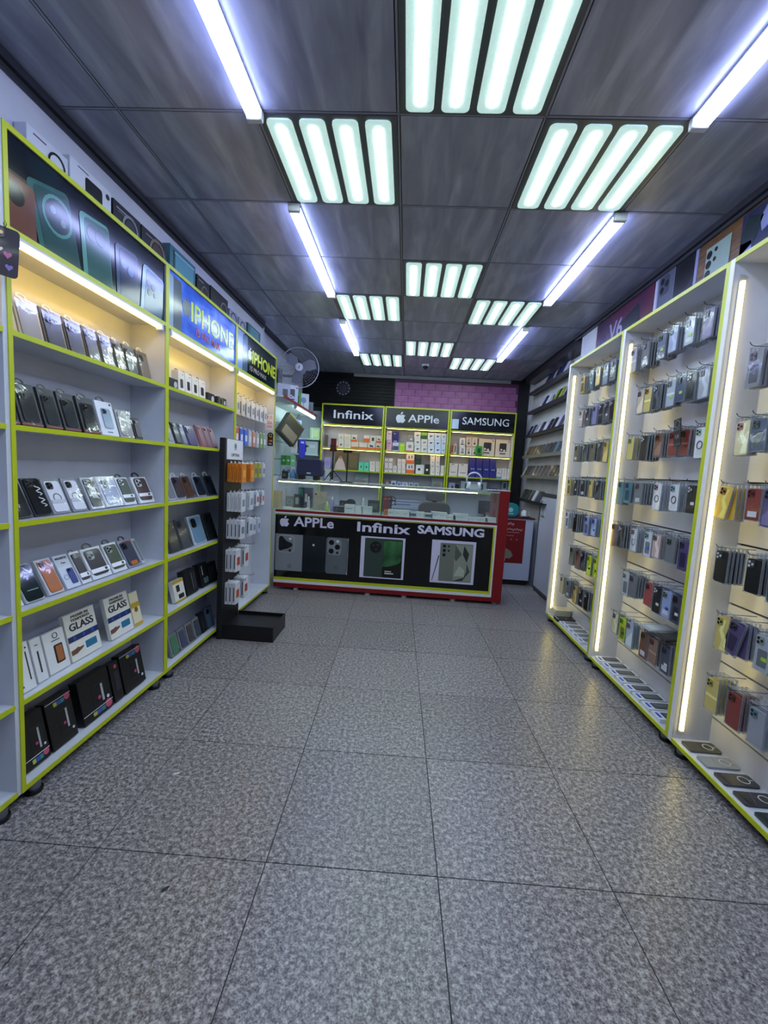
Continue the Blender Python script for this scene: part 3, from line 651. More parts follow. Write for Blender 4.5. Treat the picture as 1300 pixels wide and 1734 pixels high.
# ------------------------------------------------------------------ boxes on top of the left cabinets
def topbox(p0, p1, h, body, feats, look, d=.05, x=-1.55, lean=.0, name='gadget_carton'):
    y0, y1 = yat(p0, x, 2.57+h), yat(p1, x, 2.57+h)
    package(name, look, 'box', (x-d/2, (y0+y1)/2, 2.5665), LEFT, lean, y1-y0, h, d, body, feats)
topbox(44, 115, 0.135, '#c9ccd6', [('ring', .2, .52, .22, '#15161c'), ('rr', .04, .38, .1, .3, '#15161c'), ('rr', .38, .38, .1, .3, '#15161c'), ('rr', -.34, .42, .1, .2, '#b0452c'), ('rr', -.2, .85, .3, .04, '#6a4a55')], 'white carton with black headphones picture on top of the cabinet', name='headphone_carton')
topbox(118, 188, 0.165, '#cdd0da', [('rr', .05, .5, .42, .62, '#16171d'), ('disc', .0, .36, .05, '#9aa2c0'), ('disc', .12, .30, .05, '#9aa2c0'), ('disc', .4, .78, .05, '#33353d'), ('rr', -.2, .9, .25, .03, '#55576a')], 'white carton with black speaker picture on top of the cabinet', name='speaker_carton')
topbox(192, 238, 0.155, '#16171b', [('ring', .1, .45, .30, '#85888f'), ('disc', .1, .45, .2, '#3a3a44'), ('rr', -.2, .82, .4, .04, '#9a9ca4'), ('rr', -.2, .74, .3, .03, '#6a6c74')], 'black headset carton next to the white speaker carton', name='headset_carton')
topbox(240, 282, 0.155, '#17171b', [('ring', .1, .42, .32, '#7a6a62'), ('disc', .1, .42, .22, '#4a3a36'), ('rr', -.1, .82, .5, .04, '#8a8c94')], 'black headset carton next to the teal carton', name='headset_carton')
topbox(288, 331, 0.2, '#3f6f7c', [('rr', .05, .52, .72, .62, '#5f98a8'), ('rr', .05, .85, .76, .06, '#8fc0cc'), ('rr', -.36, .5, .06, .8, '#234a4a')], 'large teal carton above the blue lettered banner', name='teal_carton')
topbox(334, 355, 0.17, '#1b1b1f', [('ring', .1, .42, .30, '#6a6668'), ('disc', .1, .42, .2, '#3c3838'), ('rr', -.2, .84, .4, .05, '#83858c')], 'black headset carton with small lettering, beside the large teal carton', name='headset_carton')
topbox(357, 386, 0.18, '#141417', [('ring', .25, .42, .2, '#75777e'), ('rr', -.15, .4, .3, .04, '#55575e')], 'wide black carton with small ring picture', name='headset_carton')
topbox(389, 402, 0.14, '#8e93a6', [('ring', 0, .48, .4, '#3a3c48')], 'grey carton with oval ring, near the black banner', name='ring_carton')
topbox(405, 417, 0.14, '#9a9fb2', [('ring', 0, .48, .36, '#3a3c48')], 'pale carton with oval ring, near the black banner', name='ring_carton')
topbox(420, 441, 0.165, '#2c5a5e', [('rr', 0, .5, .7, .6, '#4f8a92'), ('rr', .0, .85, .7, .06, '#7ab0b8')], 'small teal carton above the black lettered banner', name='teal_carton')
t = thing('hanging_phone_case', 'dark purple phone case with hearts hanging before the tube light', 'phone case', (-1.418, 1.445, 2.19), (0, .06, LEFT-.75))
c = phone_case(t, .078, .158, 0, -.079, .003, '#1c1026', '#140a1c', .55, .009, 3, None, 0, '#e0c0a0')
for x, z, s, col in ((.01, -.01, .012, '#a8508a'), (-.018, -.035, .010, '#d0a0c8'), (.015, -.05, .011, '#7060b0'), (-.01, .004, .008, '#d8d0e0')):
    me = cm(('heart', s), lambda m: m.poly([(s*.0, -s), (s*.9, s*.1), (s*.9, s*.6), (s*.45, s*.85), (0, s*.5), (-s*.45, s*.85), (-s*.9, s*.6), (-s*.9, s*.1)], -.001, 0))
    obj('heart_print', me, M(col, .3), c, (x, -.009, z))
obj('hang_loop', MB().tube([(0, -.002, -.004), (.004, -.002, .012), (0, -.002, .022), (-.004, -.002, .012), (0, -.002, -.003)], .0012, 5).mesh('hang_loop'), MPB, t)

# ------------------------------------------------------------------ hanging packs
MRIM = clear('rim_plastic', .04, .34, .2, (.92, .94, .96), (.44, .46, .49))
def frame(m, w, h, t):
    W2, b = w/2, .0035; z1, z0 = .010, .010-h
    for a in ((-W2, W2, z1-b, z1), (-W2, W2, z0, z0+b), (-W2, -W2+b, z0+b, z1-b), (W2-b, W2, z0+b, z1-b)): m.box(a[0], a[1], -t/2, t/2, a[2], a[3])
    return m
def deco(c, cw, ch, y, col, kind):
    l = lin(col); lt = tuple(min(.85, v*1.5+.09) for v in l); dk = tuple(v*.35 for v in l)
    if kind == 'diag': obj('print', cm(('dg', cw, ch), lambda m: m.poly([(-cw*.42, -ch*.46), (cw*.42, -ch*.46), (cw*.42, ch*.18), (-cw*.42, -ch*.22)], -.0005, 0)), M(lt, .25), c, (0, y, 0))
    if kind == 'wave': obj('print', cm(('wv', cw, ch), lambda m: m.poly([(-cw*.05, -ch*.46), (cw*.42, -ch*.46), (cw*.42, -ch*.1), (cw*.1, ch*.1), (cw*.25, ch*.44), (-cw*.05, ch*.44), (-cw*.2, ch*.08), (cw*.12, -ch*.18)], -.0005, 0)), M(lt, .25), c, (0, y, 0))
    if kind == 'label': obj('print', cm(('lb', cw, ch), lambda m: m.box(-cw*.32, cw*.32, -.0005, 0, -ch*.40, -ch*.22)), M('#c6c9d0', .4), c, (0, y, 0))
    if kind == 'panel': obj('print', cm(('pn', cw, ch), lambda m: m.rr(0, -ch*.14, cw*.62, ch*.5, .006, -.0005, 0, 2)), M(dk, .2), c, (0, y, 0))
    if kind == 'band': obj('print', cm(('bd', cw, ch), lambda m: m.box(-cw*.48, cw*.48, -.0005, 0, -ch*.08, ch*.0)), M(lt, .4), c, (0, y, 0))
def hang_pack(label, loc, rz, w, h, col, group, kind='case', name='hanging_phone_case', detail=True, tilt=0, t=.011, cat='phone case', edge=None, sticker=None, bump='#1a1b20', ring=None, dk_=None):
    """sleeve hung by its top hole at loc; local -y is its face"""
    o = thing(name, label, cat, loc, (0, tilt, rz), group)
    if kind == 'case':
        obj('sleeve', cm(('sleeve', w, h, t), lambda m: m.rr(0, -h/2+.010, w, h, .006, -t/2, t/2, 2)), MCLEAR, o)
        ch = h-.026; cw = w-.010
        obj('rim', cm(('rim', w, h, t), lambda m: frame(m, w, h, t)), MRIM, o)
        c = obj('phone_case', cm(('hcase', w, h, t), lambda m: m.rr(0, 0, cw, ch, .011, -t/2+.0012, t/2-.0012, 3)), M(col, .3, 0, .1), o, (0, 0, -h/2+.001))
        if detail:
            b = w*.40
            obj('camera_bump', cm(('hbump', w, t), lambda m: m.rr(0, 0, b, b, b*.25, -t/2-.002, -t/2+.0012, 3)), M(bump, .2), c, (-cw/2+b/2+.006, 0, ch/2-b/2-.006))
            for dx, dz in ((-.25, .25), (-.25, -.25), (.25, 0)):
                obj('lens', cm(('hlens', w), lambda m: m.disc(0, 0, b*.18, -.0015, 0, 9)), M('#b8bac0' if col in DARK else '#0b0b0e', .15), c, (-cw/2+b/2+.006+dx*b, -t/2-.002, ch/2-b/2-.006+dz*b))
            if dk_: deco(c, cw, ch, -t/2+.0010, col, dk_)
            if sticker: obj('sticker', cm(('hst', w), lambda m: m.box(-.014, .014, -.0008, 0, -.008, .008)), M(sticker, .4), o, (.012, -t/2-.0004, -h*.62))
            if ring: obj('ring', cm(('hring', w), lambda m: m.ring(0, 0, .018, .023, -.0012, 0)), M(ring, .3), c, (0, -t/2-.0004, -.012))
    else:      # printed carton with header
        obj('carton', cm(('hcart', w, h, t), lambda m: m.box(-w/2, w/2, -t/2, t/2, -h+.004, -.012), bevel=.0012), M(col, .4), o)
        obj('header', cm(('hhead', w), lambda m: m.ring(0, 0, .005, .010, -.0008, .0008, 10)), M('#dfe0e4', .4), o, (0, 0, -.004), (0, 0, 0), (1.6, 1, 1))
        if edge: obj('edge_print', cm(('hedge', h, t), lambda m: m.box(-.0006, .0006, -t*.14, t*.14, -h*.85, -h*.25)), M(edge, .4), o, (w/2+.0004 if rz == RIGHT else -w/2-.0004, 0, 0))
        if detail:
            obj('print', cm(('hprint', w, h), lambda m: m.box(-w*.3, w*.3, -.0008, 0, -h*.72, -h*.38)), M(sticker or '#9fa3ad', .4), o, (0, -t/2-.0003, 0))
    return o
DARK = {'#0f1013', '#15161a', '#1b1c22', '#101722', '#141a2c'}
HOOKME = None
def hook(parent, loc, rz, L_=.165):
    me = cm(('hook', L_), lambda m: m.tube([(0, 0, 0), (0, -L_*.55, .001), (0, -L_+.012, .004), (0, -L_+.002, .010), (0, -L_-.004, .020)], .0019, 5), smooth=True)
    return obj('hook', me, MWIRE, parent, loc, (0, 0, rz))
DEEP = ['frontmost', 'second', 'third', 'fourth', 'fifth']
# --- peg cabinet (black banner): rows of hooks with cables and cartons
ROWZ = [2.03, 1.755, 1.45, 1.155, .87]
PEG = ['dccaa8 dccdb0 d8d2c4 d5d2cc d9d8d8 d5d5da d8d8dc d2d3d8'.split(), 'b05a4a c06848 4a6ac0 3f6ad0 b9bcc8 c08a7a b0b2b8 7f9a58 8fa8a0'.split(),
       'c9ccd6 d5d7e0 c9ccd6 d0d3dc c5c8d2 9aa04a b0a848 c8cad2'.split(), 'd2d5de d5d8e2 d0d3dc cfd2dc d5d8e2 d2d5de'.split(), 'b9bccc d0d3de c8ccd8 c4c8d8'.split()]
PNAME = ['white cable carton', 'coloured cable carton', 'white accessory carton', 'white orange-footed carton', 'pale accessory carton']
for r, z in enumerate(ROWZ):
    n = len(PEG[r])
    for k in range(n):
        y = BY[3]+.10+k*(.84/(n-1)) if n > 5 else BY[3]+.42+k*.14
        hook(bays[3], (XLB, y, z), LEFT, .15)
        col = '#'+PEG[r][k]
        for q in range(3 if r < 4 else 2):
            hang_pack(f'{PNAME[r]}, {DEEP[q]} on {ORD[k+1]} hook from black stand, {ORD[r+1]} row, peg cabinet', (XLB+.138-q*.032, y, z-.002), LEFT, .075, .165 if r else .175, col, f'cartons on peg cabinet row {ORD[r+1]} hook {ORD[k+1]}', 'carton', 'hanging_carton', q == 0, 0, .026, 'carton', '#4a4c55' if r in (0, 3) else None, '#c9542c' if r == 3 else ['#8f8f96', '#e0e0e4', '#6a6e7a', '', '#7a7fa0'][r])
# stickers on the peg cabinet's end wall
e = bays[3]
yy = BY[4]-TP-.0012
p = bx('sticker', M('#e6dcdc', .4), e, -1.562, -1.470, yy, yy+.001, 1.80, 1.965)
ring_ = obj('print', MB().ring(0, 0, .010, .017, -.0008, 0).mesh('print'), M('#d03030', .4), p, (-.028, -.0006, .140))
for k, (wd, z, c) in enumerate(((.03, .150, '#c8a0a0'), (.03, .138, '#c8a0a0'), (.03, .125, '#c8a0a0'), (.045, .085, '#d06a6a'), (.06, .068, '#d06a6a'), (.06, .045, '#d06a6a'), (.06, .03, '#d06a6a'))):
    obj('print', MB().box(-wd/2, wd/2, -.0006, 0, -.0035, .0035), M(c, .5), p, (.02 if k < 3 else .008, -.0006, z))
obj('stem', MB().box(-.0035, .0035, -.0008, 0, 0, .026), M('#d03030', .4), p, (-.0445, -.0006, .138))
p = bx('sticker', M('#141416', .4), e, -1.528, -1.466, yy, yy+.001, 1.63, 1.735)
obj('print', MB().disc(0, 0, .034, -.0006, .0006, 20).mesh('print'), M('#141416', .4), p, (0, -.0002, .112))
lettering('Q', .05, M('#b9963c', .4), p, (0, -.001, .112), .02)
for dx, c in ((-.010, '#c03a20'), (.010, '#d08a20')): obj('print', MB().disc(0, 0, .012, -.0006, 0, 14).mesh('print'), M(c, .4), p, (dx, -.0008+dx*.01, .055))
lettering('VISA', .018, M('#d8d8e0', .4), p, (0, -.001, .022), .02)

# ------------------------------------------------------------------ black floor stand
st = thing('display_stand', 'black perforated floor stand with white logo sign and tray base', 'display stand', (-1.41, 3.38, 0))
bx('column', M('#131316', .45), st, -.043, 0, -.18, .165, .0, 1.62, .003)
tray = obj('tray_base', MB().box(0, .42, -.165, .18, 0, .10).box(-.0, .42, -.165, -.155, .10, .125).box(0, .42, .17, .18, .10, .125).box(.41, .42, -.155, .17, .10, .125), M('#101013', .4), st)
m = MB()
for r in range(46):
    for c_ in range(9): m.box(-.0001, .0006, -.15+c_*.036, -.144+c_*.036, .16+r*.027, .166+r*.027)
pf = obj('perforations', m, M('#2c2c31', .5), st); pf['kind'] = 'stuff'
m = MB()
for r in range(56):
    for c_ in range(2): m.box(-.034+c_*.02, -.030+c_*.02, -.1806, -.1799, .16+r*.025, .165+r*.025)
pf = obj('perforations', m, M('#4a4a50', .5), st); pf['kind'] = 'stuff'
sg = bx('sign', M('#dfe1e8', .35), st, .001, .006, -.15, .165, 1.455, 1.615)
sl = obj('emblem', MB().ring(0, 0, .020, .024, -.0008, 0).poly([(-.008, -.012), (.008, -.012), (.012, .01), (0, .018), (-.012, .01)], -.0006, 0).mesh('emblem'), M('#4a5a55', .4), sg, (.0028, .0, .105), (0, 0, LEFT), (1, 1, 1.2))
lettering('OPTIVA', .034, M('#33363e', .4), sg, (.0028, 0, .035), .01, .16, (0, 0, LEFT))
SROW = [1.44, 1.205, .985, .745, .475]
SC_ = [('#d07a24', 'orange carton'), ('#cfd2da', 'white cable carton'), ('#cdd0d8', 'white charger carton'), ('#d4d6dc', 'white red-marked carton'), ('#d2d4da', 'white red-marked carton')]
for r, z in enumerate(SROW):
    for s, y in enumerate((-.09, .09)):
        hook(st, (0, y, z), LEFT, .155)
        for q in range(4 if r < 3 else 3):
            hang_pack(f'{SC_[r][1]}, {DEEP[q]} on the {("blue-banner-side", "peg-cabinet-side")[s]} hook, {ORD[r+1]} row of black stand', (-1.41+.016+(3 if r < 3 else 2)*.031-q*.031, 3.38+y, z-.002), LEFT, .095 if r > 2 else .085, .165 if r < 3 else .195, SC_[r][0], f'cartons on black stand row {ORD[r+1]} {("blue banner side", "peg side")[s]} hook', 'carton', 'hanging_carton', q == 0, 0, .027, 'carton', ['#a85a14', '#9fa3ad', '#3a3c44', '#26272c', '#26272c'][r], ['#e8a050', '#8a8f9a', '#7a7f8a', '#b84a30', '#b84a30'][r])

# ================================================================== RIGHT-HAND HOOK BAYS
XR, XRB = 1.54, 1.735
RY = [1.24, 2.265, 3.285, 4.315]
SLOT = [2.44, 2.12, 1.80, 1.485, 1.17, .855, .535, .22]
def right_bay(y0, y1, label):
    t = thing('hook_bay', label, 'cabinet', (0, 0, 0), (0, 0, 0), 'lime-edged hook bays on the right')
    S = .028; zt = 2.57
    for y, near in ((y0, True), (y1-S, False)):
        p = bx('side_panel', MWHITE, t, XR, XRB+.03, y, y+S, .06, zt)
        cx = (XR+XRB+.03)/2
        bx('edge_strip', MLIME if near else M('#dedfe2', .3), p, XR-.005-cx, XR+.001-cx, -S/2, S/2, 0, zt-.06)
    bot = bx('bottom_shelf', MWHITE, t, XR, XRB+.03, y0+S, y1-S, .06, .08)
    cx = (XR+XRB+.03)/2
    bx('edge_strip', MLIME, bot, XR-.005-cx, XR+.001-cx, -(y1-y0-2*S)/2, (y1-y0-2*S)/2, -.001, .021)
    top = bx('top_panel', MWHITE, t, XR, XRB+.03, y0+S, y1-S, zt-.02, zt)
    bx('edge_strip', MLIME, top, XR-.005-cx, XR+.001-cx, -(y1-y0-2*S)/2, (y1-y0-2*S)/2, -.001, .021)
    bk = bx('backing', M('#121214', .6), t, XRB+.016, XRB+.03, y0+S, y1-S, .08, zt-.02)
    zs = [zt-.02]+SLOT+[.08]
    for a, b in zip(zs[:-1], zs[1:]):
        bx('slat_board', MWHITE, t, XRB, XRB+.016, y0+S, y1-S, b+(.005 if b > .1 else 0), a-(.005 if a < 2.5 else 0))
    for y in (y0+.08, y1-.06):
        for x in (XR+.04, XRB-.02): foot(t, x, y, .061)
    return t
rb = [right_bay(RY[0], RY[1], 'lime-edged white hook bay below the wood-grain wall strip'), right_bay(RY[1], RY[2], 'lime-edged white hook bay below the phone poster'),
      right_bay(RY[2], RY[3], 'lime-edged white hook bay below the purple poster, with pale end panel')]
DEEP = ['frontmost', 'second', 'third', 'fourth', 'fifth']
RB = ['wood-strip bay', 'phone-poster bay', 'purple-poster bay']
RN = ['bay under wood strip', 'bay under phone poster', 'bay under purple poster']
for k in range(3):
    y = RY[k+1]-.028-.0005
    t = thing('led_strip', f'vertical white LED strip on the side wall of the {RN[k]}', 'LED strip', (1.575, y, .13), (0, 0, 0), 'vertical LED strips in the hook bays')
    obj('channel', cm(('lch',), lambda m: m.box(-.011, .019, -.004, 0, -.02, 2.36)), M('#c3c6cc', .3, .5), t)
    obj('diffuser', cm(('ldf',), lambda m: m.box(-.004, .012, -.013, -.0042, 0, 2.33)), ME_LED, t)

CN = {'#b59a4a': 'gold clear', '#1b1c22': 'charcoal', '#15161a': 'black', '#0f1013': 'glossy black', '#2c5560': 'teal-black', '#5f6878': 'blue-grey', '#8e93a0': 'silver grey', '#c9b0aa': 'pale pink', '#7a78a8': 'lavender',
      '#5a5636': 'olive', '#c8ccd8': 'white printed', '#8fa0d0': 'white-blue', '#5e5a44': 'camouflage', '#6b4430': 'brown', '#b4cc1e': 'lime', '#cdc49a': 'cream', '#6e7078': 'mid grey', '#141a2c': 'navy', '#7f88a8': 'lavender blue',
      '#9fa8b4': 'clear bagged', '#4b3f70': 'purple', '#b8a890': 'beige printed', '#c5b56a': 'yellow-tint clear', '#26345c': 'dark blue', '#7c2c2a': 'red', '#d0d3da': 'white ringed', '#2a6f86': 'teal', '#6a4048': 'dusky pink',
      '#b9bccb': 'pale lavender', '#c0a8a6': 'rosy white', '#a04a48': 'coral', '#8a6a5a': 'tan', '#3c4258': 'navy grey', '#a9b8c8': 'white-framed tablet', '#d8b24a': 'golden yellow', '#b8bcc4': 'grey clear', '#46506a': 'sunset print', '#101722': 'midnight'}
# (px of the pack's far edge in the photo, colour, packs on the hook, options)
ROWS = {
 2: [[(983, '#b59a4a', 4), (997, '#2c5560', 4), (1008, '#b59a4a', 4), (1021, '#5f6878', 4), (1033, '#15161a', 4)],
     [(980, '#c9b0aa', 3), (990, '#1b1c22', 4), (1003, '#7a78a8', 3), (1013, '#15161a', 4), (1022, '#1b1c22', 4), (1031, '#0f1013', 4)],
     [(972, '#5a5636', 4), (986, '#15161a', 4), (999, '#5a5636', 4), (1011, '#0f1013', 4), (1021, '#b59a4a', 3)],
     [(960, '#b59a4a', 3), (971, '#1b1c22', 4), (983, '#15161a', 4), (996, '#b59a4a', 3), (1008, '#0f1013', 4)],
     [(957, '#c8ccd8', 3), (970, '#15161a', 5), (989, '#8fa0d0', 4), (1001, '#8fa0d0', 4)],
     [(964, '#5e5a44', 4), (974, '#6b4430', 3), (982, '#0f1013', 4), (993, '#b4cc1e', 3), (1004, '#b4cc1e', 3)],
     [(948, '#cdc49a', 2), (958, '#6e7078', 5), (970, '#b59a4a', 3), (979, '#1b1c22', 4), (988, '#0f1013', 4)]],
 1: [[(1064, '#8e93a0', 4), (1086, '#1b1c22', 5), (1113, '#26345c', 5), (1132, '#7f88a8', 4), (1159, '#9fa8b4', 5), (1190, '#4b3f70', 4)],
     [(1078, '#b8a890', 2), (1088, '#c5b56a', 4), (1105, '#141a2c', 5), (1128, '#9fa8b4', 3), (1143, '#26345c', 3), (1157, '#141a2c', 5), (1182, '#8e93a0', 5)],
     [(1062, '#c5b56a', 4), (1084, '#15161a', 5), (1107, '#6b4430', 4), (1131, '#7c2c2a', 4), (1150, '#7c2c2a', 5), (1176, '#d0d3da', 4)],
     [(1045, '#2a6f86', 3), (1057, '#2a6f86', 4), (1074, '#6e7078', 5), (1106, '#d0d3da', 5), (1133, '#d0d3da', 5), (1162, '#1b1c22', 4)],
     [(1029, '#6a4048', 3), (1046, '#0f1013', 5), (1067, '#b9bccb', 4), (1090, '#c8ccd8', 4), (1103, '#c0a8a6', 5), (1127, '#6e7078', 5), (1148, '#4b3f70', 4)],
     [(1053, '#b8bcc4', 3), (1063, '#6e7078', 5), (1091, '#a04a48', 2), (1104, '#1b1c22', 5), (1119, '#8fa0d0', 4), (1134, '#3c4258', 4)],
     [(1036, '#cdc49a', 3), (1048, '#b4cc1e', 2), (1059, '#a9b8c8', 3), (1083, '#6b4430', 4), (1098, '#8a6a5a', 5), (1118, '#3c4258', 5)]],
 0: [[],
     [(1266, '#6e7078', 4), (1310, '#1b1c22', 4)],
     [(1244, '#cdc49a', 3), (1262, '#46506a', 5), (1305, '#b8bcc4', 3)],
     [(1218, '#d8b24a', 4), (1262, '#7c2c2a', 4), (1291, '#4b3f70', 4)],
     [(1210, '#15161a', 5), (1262, '#0f1013', 5), (1300, '#2c5560', 4)],
     [(1211, '#c5b56a', 3), (1230, '#4b3f70', 4), (1277, '#9fa8b4', 4)],
     [(1194, '#c5b56a', 5), (1230, '#7c2c2a', 5), (1266, '#8e93a0', 4)]]}
RINGC = {'#d0d3da': '#3a3c44', '#b9bccb': '#7a7c88'}
STK = {'#26345c': '#9cc02c', '#9fa8b4': '#9cc02c', '#2c5560': '#d0d2d8', '#b4cc1e': '#1c2010', '#c8ccd8': '#3a5ab0', '#8fa0d0': '#26408c', '#1b1c22': '#c8cad0', '#3c4258': '#d0d2d8'}
CNT = 0
rnd = random.Random(11)
for bay in (2, 1, 0):
    for r, row in enumerate(ROWS[bay]):
        z = SLOT[r]-.012
        last = None
        for k, (px, col, n) in enumerate(row):
            W_, Hh = .088, .185
            ye = yat(px, 1.575, z-.03); y = ye-W_/2
            y = min(y, RY[bay+1]-.028-W_/2-.012); y = max(y, RY[bay]+.028+W_/2+.006)
            if last is not None: y = min(y, last-W_-.004)
            if y < RY[bay]+.028+W_/2: continue
            last = y
            hook(rb[bay], (XRB, y, z), RIGHT, .188)
            dk_ = rnd.choice(['diag', 'wave', 'label', 'panel', 'band', None, None]); bl = tuple(v*rnd.choice([.3, .45, .6])+.004 for v in lin(col)); Hh = rnd.choice([.17, .18, .185, .19])
            for q in range(n):
                tl = random.uniform(-.03, .03) + (.22 if (bay == 0 and r in (3, 5) and k == (0 if r == 3 else 1) and q == 0) else 0)
                lb = f'{CN[col]} sleeved case, {DEEP[q] if q < n-1 else "rearmost"} on {ORD[k+1]} hook from counter end, {ORD[r+1]} row, {RB[bay]}'
                hang_pack(lb, (XRB-.150+q*.0185, y, z-.004), RIGHT, W_, Hh, col, f'{RN[bay]} row {ORD[r+1]} hook {ORD[k+1]} cases', 'case', detail=(q == 0), tilt=tl, sticker=STK.get(col), ring=RINGC.get(col), bump=bl if col not in DARK else '#3a3b42', dk_=dk_)
                CNT += 1
t = thing('hang_card', 'black hang card tilted across the red cases, phone-poster bay', 'card', (1.548, yat(1146, 1.548, 1.80), 1.835), (0, -.16, RIGHT))
obj('card', MB().rr(0, -.08, .062, .16, .004, -.0015, .0015, 2).mesh('card'), M('#17161c', .35), t)
obj('card_frame', MB().ring(0, -.03, .020, .0225, -.0024, -.0016).box(-.026, .026, -.0024, -.0016, -.064, -.062).box(-.026, .026, -.0024, -.0016, -.15, -.148).mesh('card_frame'), M('#8a8a96', .4), t)
obj('script_print', MB().tube([(-.018+k*.0045, -.002, -.105+.016*math.sin(k*1.7)) for k in range(9)], .0022, 5).mesh('script_print'), M('#8c5a66', .4), t)
for k, (px, c, lk) in enumerate(((1083, '#9aa0a8', 'pale flat pack resting on hooks, seventh row, phone-poster bay'), (1108, '#17181c', 'black flat pack resting on hooks, seventh row, phone-poster bay'))):
    package('flat_pack', lk, 'packet', (1.552, yat(px, 1.552, .56)-.05, .553+.004*k), RIGHT, PI/2-.05, .12, .175, .008, c, [('rr', 0, .5, .7, .7, '#b9bec6' if k == 0 else '#2b2d33')])
# flat goods on the bottom shelves
for k in range(8):
    y = RY[2]-.12-k*.107
    package('flat_phone_box', f'white box with dark screen and blue tag, {ORD[k+1]} from counter end, phone-poster bay', 'box', (1.552, y, .0925), RIGHT, PI/2, .088, .172, .024, '#d3d6dd',
            [('rr', .05, .56, .78, .66, '#3c4148'), ('rr', -.05, .56, .5, .5, '#565c64', .0012), ('rr', 0, .10, .6, .10, '#2c50c0', .001)], 'flat white boxes under the phone poster')
for k in range(6):
    y = RY[1]-.105-k*.118
    c = ['#4a473a', '#8d8f94', '#2b2a33', '#26272b', '#1e2c2a', '#222e2c'][k]
    t = thing('flat_ring_case', f'{["olive smoke", "pale clear", "violet black", "charcoal", "dark green", "green-grey"][k]} case with white ring lying on the bay floor', 'phone case', (1.562, y, .0812), (-PI/2, 0, RIGHT), 'ring cases lying under the wood strip')
    q = obj('phone_case', cm(('flatc',), lambda m: m.rr(0, .08, .082, .162, .012, -.010, 0)), M(c, .12, 0, .5), t)
    obj('ring', cm(('flatr',), lambda m: m.ring(0, 0, .021, .025, -.0014, 0)), M('#c4c6ca', .3), q, (0, -.010, .112))
    obj('ring_mark', cm(('flatm',), lambda m: m.box(-.0018, .0018, -.0014, 0, 0, .014)), M('#c4c6ca', .3), q, (0, -.010, .139))
    obj('crease', cm(('flatk',), lambda m: m.box(-.04, .04, -.0008, 0, -.0008, .0008)), M('#55565a', .3), q, (0, -.010, .06), (0, .35, 0))
y = RY[3]-.10
for k in range(4):
    package('flat_cream_box', f'cream flat box, {["lowest", "second", "third", "topmost"][k]} of the stack beside the end panel', 'box', (1.556+k*.004, y-.01-k*.003, .0902+k*.0185), RIGHT, PI/2, .12, .165, .018, '#c9c3ab', [('rr', 0, .5, .7, .5, '#a9a48c')], 'cream boxes stacked by the end panel')
package('black_notebook_box', 'flat black box with silver edge beside the cream stack', 'box', (1.545, y-.16, .0932), RIGHT, PI/2, .10, .175, .026, '#16171b', [('band', .06, .04, '#b9bcc2'), ('rr', .1, .55, .4, .06, '#77797f')])
for k in range(5):
    package('flat_phone_box', f'flat white box with grey screen, {ORD[k+1]} after the black box, bay under purple poster', 'box', (1.55, y-.285-k*.103, .0925), RIGHT, PI/2, .088, .172, .024, '#d3d6dd',
            [('rr', .0, .56, .78, .66, '#60666e'), ('rr', 0, .10, .6, .10, '#3c5ca8', .001)], 'flat white boxes under the purple poster')
# posters on the wall strip above the right bays
def poster(name, y1, y0, z0, z1, mat, label):
    """board fixed to the strip; y1 far end, y0 near end; local frame facing the aisle"""
    t = thing(name, label, 'poster', (1.6445, (y0+y1)/2, z0), (0, 0, RIGHT))
    w_ = y1-y0; b = obj('board', MB().box(-w_/2, w_/2, -.004, 0, 0, z1-z0), mat, t)
    return t, b, w_, z1-z0
def ppic(b, pts, col, y, w_, h): 
    q = clipz(pts, .002, h-.002, -w_/2+.002, w_/2-.002)
    if len(q) > 2:
        A_ = sum(q[i][0]*q[(i+1) % len(q)][1]-q[(i+1) % len(q)][0]*q[i][1] for i in range(len(q)))
        obj('print', MB().poly(q[::-1] if A_ < 0 else q, y, y+.001).mesh('print'), M(col, .25), b)
circ = lambda cx, cz, r: [(cx+r*math.cos(k*PI/8), cz+r*math.sin(k*PI/8)) for k in range(16)]
t, b, w_, h = poster('purple_poster', 4.02, 3.14, 2.615, 2.862, textured('purple_poster', two_tone('#241a44', '#6a2438', 2.2, .3)), 'purple and red poster with white letters on the right wall strip')
ppic(b, rot_rr(.12, .06, .30, .16, .03, .25), '#2a2c3c', -.0052, w_, h); ppic(b, circ(-.30, .05, .06), '#3c2a5c', -.0052, w_, h)
lettering('V6', .20, M('#8f88b4', .4), b, (-.08, -.0045, .075), .02)
t, b, w_, h = poster('phone_poster', 3.11, 2.70, 2.615, 2.868, M('#9094b8', .3), 'pale poster of a phone pair with triple lenses on the right wall strip')
ppic(b, rot_rr(-.10, .08, .17, .36, .03, 0), '#5a6070', -.005, w_, h); ppic(b, rot_rr(-.115, .16, .10, .12, .02, 0), '#464b5a', -.0058, w_, h)
for dx, dz in ((-.14, .19), (-.14, .135), (-.09, .165)): ppic(b, circ(dx, dz, .021), '#14161c', -.0066, w_, h)
ppic(b, rot_rr(.085, .08, .19, .36, .03, 0), '#1a1e28', -.005, w_, h); ppic(b, circ(.09, .14, .085), '#0b0c12', -.0058, w_, h)
struct('trim_7', MB().box(1.6445-.003, 1.6445, 1.24, 2.695, 2.605, ZC-.062), MWOOD)['label'] = 'wood-grain strip on the wall above the nearest hook bay'
t, b, w_, h = poster('green_phone_poster', 2.625, 2.44, 2.615, 2.80, M('#8ea39a', .3), 'pale green phone back poster on the wood-grain strip')
t.location.x = 1.641
for dx, dz, r in ((-.065, .145, .022), (-.065, .092, .022), (-.065, .04, .022), (-.015, .155, .012), (-.02, .105, .012)): ppic(b, circ(dx, dz, r), '#15181a', -.005, w_, h)
